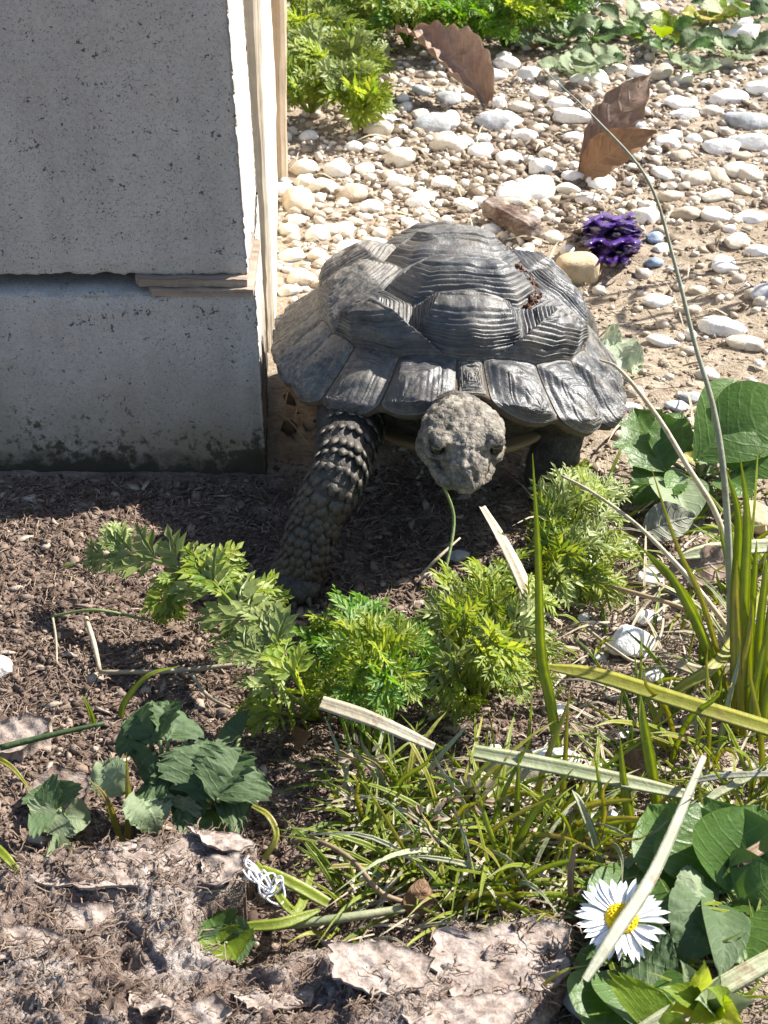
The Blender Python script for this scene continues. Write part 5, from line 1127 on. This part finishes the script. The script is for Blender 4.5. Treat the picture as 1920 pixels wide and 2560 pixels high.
# dry seed heads
for i, (x, y, z, bx, by) in enumerate([(905, 1890, .03, 990, 1990), (1060, 2050, .03, 1080, 2130), (1180, 1990, .03, 1060, 2060)]):
    b = G(bx, by); t = P(x, y, z); root = empty('seed_head', b); tag(root, ['pale dry seed head poking out under the straw strip', 'brown tangled seed head amid the grass tufts', 'pinkish dry seed head reaching under the striped blade'][i], 'seed head')
    v, f = tube([b, (b + t) / 2 + [0, 0, .004], t], [.0005, .0004, .0003], 10, 5); add('stalk', v, f, M['twig'], root)
    for k in range(16):
        c = t + [GR.uniform(-.005, .005), GR.uniform(-.004, .004), GR.uniform(-.004, .004)]; d = nz(c - t + [0, 0, .002]); V1, F1 = leaf(c, c + d * .004, .0014, (0, -.5, .8), .1, .3, 0, 1, .5, 0, 6, 3); add('husk', V1, F1, M['straw' if k % 2 else 'twig'], root)
# dry stalks standing in the gravel just right of the view; their shadows streak over the bare sand
for i, (x, y, h) in enumerate([(0.262, 0.289, 0.19), (0.262, 0.254, 0.17), (0.300, 0.262, 0.20)]):
    b = np.array([x, y, float(gzf(x, y)) - .003]); r_ = empty('dry_stalk_plant', b); tag(r_, ['tall dry stalk standing in the gravel to the side', 'shorter dry stalk beside the tall one in the gravel', 'outermost dry stalk in the gravel beyond the other two'][i], 'plant')
    v, f = tube([b, b + [.002, 0, h * .5], b + [-.002, .002, h]], [.0022, .0018, .0010], 14, 6); add('stem', v, f, M['twig'], r_)
    for k in range(4):
        c = b + [0, 0, h * (.35 + .17 * k)]; a = k * 2.2 + i; V1, F1 = leaf(c, c + [.02 * math.cos(a), .02 * math.sin(a), .006], .006, (0, 0, 1), .2, .2, 0, 3, .5, .0005, 10, 5); add('leaf', V1, F1, M['straw'], r_)
# ------------------------------------------------------------------ bark, clods, leaves and scraps
BR = np.random.RandomState(3)
OUT = [(-90, 2195), (60, 2162), (200, 2145), (330, 2110), (480, 2086), (585, 2088), (645, 2122), (612, 2165), (618, 2215), (560, 2262), (515, 2280), (492, 2310), (488, 2350), (522, 2392), (600, 2412), (640, 2396), (720, 2362), (800, 2342), (880, 2345), (960, 2350),
       (1060, 2345), (1100, 2296), (1140, 2275), (1200, 2298), (1320, 2262), (1400, 2266), (1438, 2290), (1428, 2360), (1418, 2420), (1380, 2470), (1340, 2505), (1290, 2545), (1275, 2620), (1270, 2760), (-90, 2760)]
ow = np.array([P(x, y, .018)[:2] for x, y in OUT])
def relief(x, y):
    p = np.stack([x, y, np.zeros_like(x)], 1); st = np.stack([x * 40, y * 150, np.zeros_like(x)], 1)
    z = .0125 + .0050 * fbm(p, 24, 3, 2.0) + .0030 * np.abs(fbm(st, 1.0, 3, 6.0)) + .0014 * fbm(p, 260, 2, 8.0) + .0009 * BR.uniform(-1, 1, len(x))
    lay = fbm(p, 34, 2, 12.0) + .25 * fbm(p, 120, 2, 3.0)
    z += .0026 * sstep(.02, .05, lay) + .002 * sstep(.28, .31, lay) - .0032 * sstep(-.22, -.26, lay)
    return z + .004 * np.exp(-((y - ow[:, 1].max() + .02) / .02) ** 2)
stp = .00085; xs = np.arange(ow[:, 0].min(), ow[:, 0].max() + stp, stp); ys = np.arange(ow[:, 1].min(), ow[:, 1].max() + stp, stp)
Xg, Yg = np.meshgrid(xs, ys); px_, py_ = Xg.ravel(), Yg.ravel()
wx = px_ + .0012 * fbm(np.stack([px_, py_, 0 * px_], 1), 200, 2, 1.0); wy = py_ + .0012 * fbm(np.stack([px_, py_, 0 * px_], 1), 200, 2, 7.0)
ins = np.zeros(len(px_), bool); dist = np.full(len(px_), 9.0)
for i in range(len(ow)):
    a, b = ow[i], ow[(i + 1) % len(ow)]
    c = ((a[1] > wy) != (b[1] > wy)) & (wx < (b[0] - a[0]) * (wy - a[1]) / (b[1] - a[1] + 1e-12) + a[0]); ins ^= c
    t = np.clip(((wx - a[0]) * (b[0] - a[0]) + (wy - a[1]) * (b[1] - a[1])) / (((b - a) ** 2).sum()), 0, 1)
    dist = np.minimum(dist, np.hypot(wx - a[0] - t * (b[0] - a[0]), wy - a[1] - t * (b[1] - a[1])))
zt = relief(px_, py_); edge = sstep(0, .0045, dist); gzb = gzf(px_, py_)
zt = gzb + .004 + (zt) * (.80 + .20 * edge)
idg = np.arange(len(px_)).reshape(Xg.shape); ok = ins.reshape(Xg.shape)
q = ok[:-1, :-1] & ok[:-1, 1:] & ok[1:, 1:] & ok[1:, :-1]
F4 = np.stack([idg[:-1, :-1][q], idg[:-1, 1:][q], idg[1:, 1:][q], idg[1:, :-1][q]], 1)
used = np.unique(F4); rm = -np.ones(len(px_), int); rm[used] = np.arange(len(used)); F4 = rm[F4]
Vt = np.stack([px_, py_, zt], 1)[used]; n0 = len(Vt)
Vb = Vt.copy(); Vb[:, 2] = gzf(Vb[:, 0], Vb[:, 1]) - .003                    # underside pressed into the soil
cnt = {}
for f in F4.tolist():
    for k in range(4): e = (f[k], f[(k + 1) % 4]); cnt[e] = 1
bnd = [e for e in cnt if (e[1], e[0]) not in cnt]
FS = [(e[1], e[0], e[0] + n0, e[1] + n0) for e in bnd]
Fall = np.concatenate([F4, F4[:, ::-1] + n0, np.array(FS)])
def m_bark():
    m, nt, b = mat('rotten_bark'); p = pos(nt)
    mp = nd(nt, 'ShaderNodeMapping', {'Vector': p, 'Scale': (0.45, 1.3, 1)}).outputs[0]
    n1 = noise(nt, p, 55, 5, 0.65); n2 = noise(nt, mp, 420, 5, 0.75)
    c = ramp(nt, n1, [(0.3, (0.15, 0.10, 0.078)), (0.45, (0.29, 0.215, 0.175)), (0.56, (0.42, 0.345, 0.30)), (0.72, (0.54, 0.475, 0.43))])
    c = mix(nt, 0.8, c, ramp(nt, n2, [(0.32, 0.22), (0.5, 0.8), (0.66, 1.25)]), 'MULTIPLY')
    setc(nt, b, c, 0.95, 0.1); k = bump(nt, b, n2, 1.0, 0.0022); bump(nt, b, noise(nt, p, 1200, 3), 0.7, 0.0008, k); return m
def m_flake():
    m, nt, b = mat('bark_flake'); p = pos(nt)
    n1 = noise(nt, p, 150, 6, 0.7)
    c = ramp(nt, n1, [(0.3, (0.16, 0.115, 0.09)), (0.5, (0.33, 0.265, 0.225)), (0.7, (0.45, 0.385, 0.34))])
    c = mix(nt, 0.6, c, ramp(nt, noise(nt, p, 700, 3), [(0.35, 0.4), (0.55, 1.0)]), 'MULTIPLY')
    setc(nt, b, c, 0.9, 0.15); bump(nt, b, n1, 0.8, 0.0015); return m
M['bark'] = m_bark(); M['flake'] = m_flake()
bb = np.array([ow[:, 0].mean(), ow[:, 1].mean(), 0.0])
bark = bpy.data.objects.new('bark_slab', None); link(bark, None, bb); tag(bark, 'big slab of rotten fibrous bark lying on the soil below the toothed plants', 'bark')
sl_ = bpy.data.objects.new('fibrous_bark', new_mesh('fibrous_bark', np.concatenate([Vt, Vb]) - bb, Fall, M['bark'])); link(sl_, bark, bb)
def bark_z(x, y):
    j = np.argmin((Vt[:, 0] - x) ** 2 + (Vt[:, 1] - y) ** 2); return Vt[j, 2]
def flake(outline, seed, lift=.0022, curl=.004, name='bark_flake', parent=bark, zf=None, mk='flake', thick=.0010):
    """thin warped plate following an outline, thickness below"""
    o = np.array([P(x, y, .020)[:2] for x, y in outline]); o = resample([tuple(k) for k in o], 44); c = o.mean(0); V = []; F = []; R = 9
    r = np.random.RandomState(seed)
    jag = 1 + .10 * fbm(np.stack([np.cos(np.arange(44) / 7.0), np.sin(np.arange(44) / 7.0), np.full(44, seed)], 1), 3, 2, seed) + .07 * r.uniform(-1, 1, 44)
    for lay in (0, 1):
        for i in range(R):
            s = (i + 1) / R
            for k in range(44):
                x, y = c + (o[k] - c) * s * (jag[k] if s > .6 else 1)
                z = (zf or bark_z)(c[0], c[1]) + lift + curl * s ** 2 * math.sin(k / 44 * 6.28 + seed) * .6 + .0007 * math.sin(x * 900 + seed) * math.cos(y * 700) + (.0006 if i == R - 1 else 0) - lay * thick
                V.append((x, y, z))
        V.append((c[0], c[1], (zf or bark_z)(c[0], c[1]) + lift - lay * thick))
    st = R * 44 + 1
    for lay in (0, 1):
        q0 = lay * st
        for i in range(R - 1):
            for k in range(44):
                f = (q0 + i * 44 + k, q0 + i * 44 + (k + 1) % 44, q0 + (i + 1) * 44 + (k + 1) % 44, q0 + (i + 1) * 44 + k); F.append(f if lay else f[::-1])
        for k in range(44): f = (q0 + R * 44, q0 + (k + 1) % 44, q0 + k); F.append(f if lay else f[::-1])
    for k in range(44): F.append(((R - 1) * 44 + k, (R - 1) * 44 + (k + 1) % 44, st + (R - 1) * 44 + (k + 1) % 44, st + (R - 1) * 44 + k))
    V = np.array(V); V[:, 2] += .0012 * fbm(V, 160, 2, seed)
    return add(name, V, F, M[mk], parent)
for k, ol in enumerate([[(1100, 2305), (1200, 2305), (1320, 2268), (1432, 2285), (1425, 2350), (1400, 2410), (1310, 2440), (1180, 2475), (1100, 2440), (1075, 2390)],
                        [(60, 2185), (200, 2160), (330, 2122), (480, 2098), (560, 2110), (600, 2150), (590, 2215), (520, 2255), (440, 2250), (360, 2235), (220, 2250), (90, 2240)], [(470, 2096), (580, 2092), (640, 2125), (600, 2158), (520, 2150)],
                        [(325, 2480), (400, 2470), (440, 2500), (430, 2545), (360, 2555), (325, 2520)], [(505, 2170), (605, 2175), (612, 2215), (560, 2258), (510, 2250)],
                        [(430, 2520), (540, 2480), (580, 2530), (500, 2590), (430, 2580)], [(120, 2275), (300, 2270), (430, 2300), (400, 2345), (260, 2330), (140, 2320)], [(820, 2400), (960, 2375), (1080, 2410), (1060, 2490), (940, 2510), (830, 2470)],
                        [(1000, 2520), (1160, 2480), (1300, 2470), (1330, 2505), (1260, 2570), (1040, 2590)], [(560, 2440), (700, 2400), (800, 2420), (780, 2490), (640, 2510)], [(-60, 2330), (90, 2340), (180, 2380), (100, 2430), (-60, 2430)]]):
    flake(ol, k + 1, .0001 + .0005 * (k % 3), .0026)
# fibres teased out of the bark
ns = 2200; j = BR.randint(0, n0, ns); S0 = Vt[j]
def bfib(name, S0, L, rad, matr, seed, parent):
    r = np.random.RandomState(seed); n = len(S0); a = r.normal(0.2, 0.9, n); S = []; p_ = S0.copy()
    for s in range(5):
        S.append(p_ + [0, 0, 1] * r.uniform(.0002, .0022, (n, 1))); a = a + r.uniform(-.6, .6, n); p_ = p_ + np.stack([np.cos(a) * L / 4, np.sin(a) * L / 4, r.uniform(-.0002, .0002, n)], 1)
    S = np.stack(S, 1); T = np.gradient(S, axis=1); T /= np.linalg.norm(T, axis=2)[..., None]; A = np.cross(T, [.2, .3, .93]); A /= np.linalg.norm(A, axis=2)[..., None]; B = np.cross(A, T)
    pr = np.array([.7, 1, 1, .9, .4])[None, :, None] * rad[:, None, None]; V = np.stack([S + pr * (A * math.cos(g) + B * math.sin(g)) for g in (0, 2.094, 4.189)], 2)
    qd = [(i * 3 + k, i * 3 + (k + 1) % 3, i * 3 + 3 + (k + 1) % 3, i * 3 + 3 + k) for i in range(4) for k in range(3)]
    F = (np.array(qd)[None] + (np.arange(n) * 15)[:, None, None]).reshape(-1, 4)
    o = bpy.data.objects.new(name, new_mesh(name, V.reshape(-1, 3) - ORI[parent.name], F, matr)); link(o, parent, ORI[parent.name]); o['kind'] = 'stuff'; return o
bfib('bark_fibres', S0, BR.uniform(.002, .008, ns), BR.uniform(.00012, .00032, ns), M['fibre'], 6, bark)
# clods and bits of wood on the soil at the left
def chunk(name, x, y, L, W, Hh, rz, mk, label, seed, cat='wood', dz=0.0, grain=True):
    v, f = ico(4); r = np.random.RandomState(seed); v = np.sign(v) * np.abs(v) ** (0.5 if grain else 0.7)
    p = v * [L, W, Hh]; v2 = p + v * (.42 * W * fbm(p, .9 / W, 4, seed)[:, None] + .22 * W * np.abs(fbm(p * [.5, 1, 1], 3.2 / W, 3, seed))[:, None])
    if grain: v2 = v2 + v * (.35 * W * fbm(p * [.12, 1, 1], 3.0 / W, 3, seed + 2)[:, None])
    v2 = v2 @ rotz(rz); b = G(x, y); o = add(name, v2 + b + [0, 0, Hh * .55 + dz], f, M[mk], base=b); tag(o, label, cat); return o
def plate(name, ol, seed, label, mk, cat, up=.006):
    zf = lambda x, y: float(gzf(x, y)) + up
    o = flake(ol, seed, .001, .004, name, None, zf, mk, up + .003); tag(o, label, cat); return o
plate('wood_chunk', [(-40, 1725), (60, 1712), (118, 1730), (115, 1760), (40, 1790), (-40, 1795)], 31, 'pale brown splintered wood piece lying on the soil near the white stone', 'flake', 'wood', .004)
plate('bark_piece', [(60, 1895), (130, 1850), (215, 1860), (205, 1905), (140, 1950), (75, 1950)], 32, 'fibrous brown bark piece above the crinkled seedling', 'bark', 'bark', .005)
def boxstone(x, y, L, W, Hh, rz, seed, mk, label):
    v, f = ico(4); v = np.sign(v) * np.abs(v) ** 0.62; p = v * [L, W, Hh]; v2 = (p + v * (.12 * W * fbm(p, .8 / W, 3, seed)[:, None])) @ rotz(rz); b = G(x, y)
    o = add('stone', v2 + b + [0, 0, Hh * .8], f, M[mk], base=b); tag(o, label, 'stone')
boxstone(1442, 700, .0115, .0085, .0080, .15, 3, 'tanstone', 'blocky tan stone lying beside the purple scrap behind the shell')
chunk('wood_chip', 1278, 575, .021, .0060, .0050, -.95, 'bark', 'reddish brown bark chip lying behind the top of the shell', 4, 'bark chip', .004)
chunk('wood_chip', 1205, 1670, .004, .009, .005, .1, 'twig', 'small brown wood chip among the feathery leaves', 5, 'wood chip', .02)
# dry leaves
def dryleaf(base, tip, w_, mk, label, nrm, **kw):
    V1, F1 = leaf(base, tip, w_, nrm, **kw); LAST[:] = [(a_, np.tile(b2, 2)) for a_, b2 in LAST]; V2 = V1 - np.asarray(nz(nrm)) * .0005; n = len(V1)
    o = add('dry_leaf', np.concatenate([V1, V2]), F1 + [tuple(i + n for i in f[::-1]) for f in F1], M[mk]); tag(o, label, 'dry leaf'); return o
b_, t_ = G(1220, 268, .002), P(990, 70, .034)
dryleaf(b_, t_, .031, 'dryleaf', 'curled brown dry leaf with deep ribs lying on the pebbles', (0.45, -0.7, 0.55), ripple=.0030, nt=8, bend=.2, cup=.6, nu=40, nv=17, shape=.45, teeth=.04)
b_ = G(1450, 440, .0); dryleaf(b_, PY(1625, 185, b_[1] + .03), .027, 'dryleaf', 'upright dark brown dry leaf standing on edge in the gravel', (-0.35, -0.9, 0.3), ripple=.0012, nt=5, bend=.1, cup=.3, nu=30, nv=13, shape=.55, teeth=.15)
b_ = G(1455, 445, .0); dryleaf(b_, PY(1640, 325, b_[1] - .008), .024, 'dryleaf2', 'lighter ochre leaf folded at the foot of the upright brown one', (-0.1, -0.7, 0.7), ripple=.0012, nt=4, bend=.3, cup=.25, nu=24, nv=11, teeth=.1)
dryleaf(G(1340, 130, .002), P(1325, 70, .012), .012, 'dryleaf2', 'small rusty leaf bit in front of the green row', (0, -.8, .5), ripple=.0005, nt=4)
dryleaf(P(1205, 1925, .008), P(1380, 1990, .006), .022, 'straw', 'pale dead leaf under the wide striped dry blade', (0, -.5, .85), ripple=.0006, nt=7, bend=.2)
dryleaf(P(1555, 1945, .004), P(1625, 1880, .012), .014, 'dryleaf2', 'rusty brown leaf bit beside the white flat stone', (0, -.6, .8), ripple=.001, nt=4)
dryleaf(P(1670, 1440, .006), P(1860, 1400, .014), .018, 'dryleaf', 'reddish brown dead leaf in the shade of the tall tuft', (0, -.5, .85), ripple=.001, nt=5)
dryleaf(P(1610, 1330, .006), P(1740, 1290, .012), .018, 'strawgrey', 'grey dead leaf lying below the dock', (0, -.5, .85), ripple=.0006, nt=5)
dryleaf(P(735, 1850, .004), P(775, 1835, .010), .008, 'dryleaf2', 'tiny orange leaf bit on the soil beside the plant stems', (0, -.7, .7), nt=3)
dryleaf(P(1030, 2290, .006), P(1060, 2190, .016), .010, 'dryleaf2', 'small tan leaf bit by the end of the curved stalk', (.3, -.7, .6), ripple=.0005, nt=3)
single('dry_curl', lie([(1425, 2260, .012), (1428, 2180, .026), (1440, 2120, .034), (1455, 2105, .036)]), .0022, 'twig', 'thin rusty curl of dead blade rising behind the bark end', 'blade', fold=.5, twist=1.5)
# pale green leaf scrap
sc0 = empty('leaf_scrap', G(1560, 890)); tag(sc0, 'pale mint green withered leaf scrap on the soil beside the shell', 'leaf')
for k, (x0, y0, z0, x1, y1, z1, w_) in enumerate([(1500, 850, .010, 1560, 860, .012, .016), (1530, 860, .010, 1580, 930, .006, .018), (1560, 900, .008, 1610, 915, .005, .014)]):
    V1, F1 = leaf(P(x0, y0, z0), P(x1, y1, z1), w_, (0, -.6, .8), .3, .2, .2, 5, .5, .001, 16, 9, seed=k); add('lobe', V1, F1, M['pale'], sc0)
# purple crumpled scrap: ruffled layers
pb = G(1530, 620); root = empty('purple_scrap', pb); tag(root, 'crumpled shiny dark purple scrap lying on the gravel by the tan stone', 'scrap')
for k in range(8):
    n1, n2 = 22, 8; V = []; F = []; y0 = 535 + 15 * k; zc = .010 + .004 * math.sin(k * 1.9); hw = (58, 66, 70, 72, 70, 62, 52, 40)[k]; xc = (1528, 1524, 1530, 1532, 1534, 1536, 1532, 1528)[k]
    for i in range(n1):
        u = -1 + 2 * i / (n1 - 1)
        for j2 in range(n2):
            v_ = j2 / (n2 - 1); jx = 6 * math.sin(j2 * 2.1 + k) * abs(u) ** 3 + GR.uniform(-2, 2)
            p_ = P(xc + u * hw + jx, y0 + 22 * v_ + 5 * math.sin(u * 6 + k * 2) + GR.uniform(-1, 1), max(.002, zc + .0035 * math.sin(u * 8 + k * 1.7 + v_ * 2.5) + .005 * math.sin(v_ * 3.14) - .001 * k)); V.append(p_)
    for i in range(n1 - 1):
        for j2 in range(n2 - 1): F.append((i * n2 + j2, (i + 1) * n2 + j2, (i + 1) * n2 + j2 + 1, i * n2 + j2 + 1))
    add('ruffle', V, F, M['purple'], root, smooth=(k % 2 == 0))
# white thread tangle at the end of the bark
pts = []
for k in range(46):
    t = k / 45; a = k * .9; pts.append(P(612 + 75 * t + 30 * math.cos(a) * (.4 + .6 * math.sin(t * 9) ** 2), 2170 + 50 * t + 28 * math.sin(a * 1.1), .022 + .003 * math.sin(a * 1.7)))
pts = [P(622, 2140, .026), P(614, 2152, .025), P(618, 2168, .024), P(650, 2185, .023)] + pts + [P(700, 2200, .02), P(712, 2240, .016), P(700, 2262, .015), P(670, 2250, .016), P(662, 2225, .018), P(690, 2215, .018)]
v, f = tube(pts, .00033, 260, 5); o = add('thread', v, f, M['thread']); tag(o, 'tangled white thread caught on the broken end of the bark', 'thread')
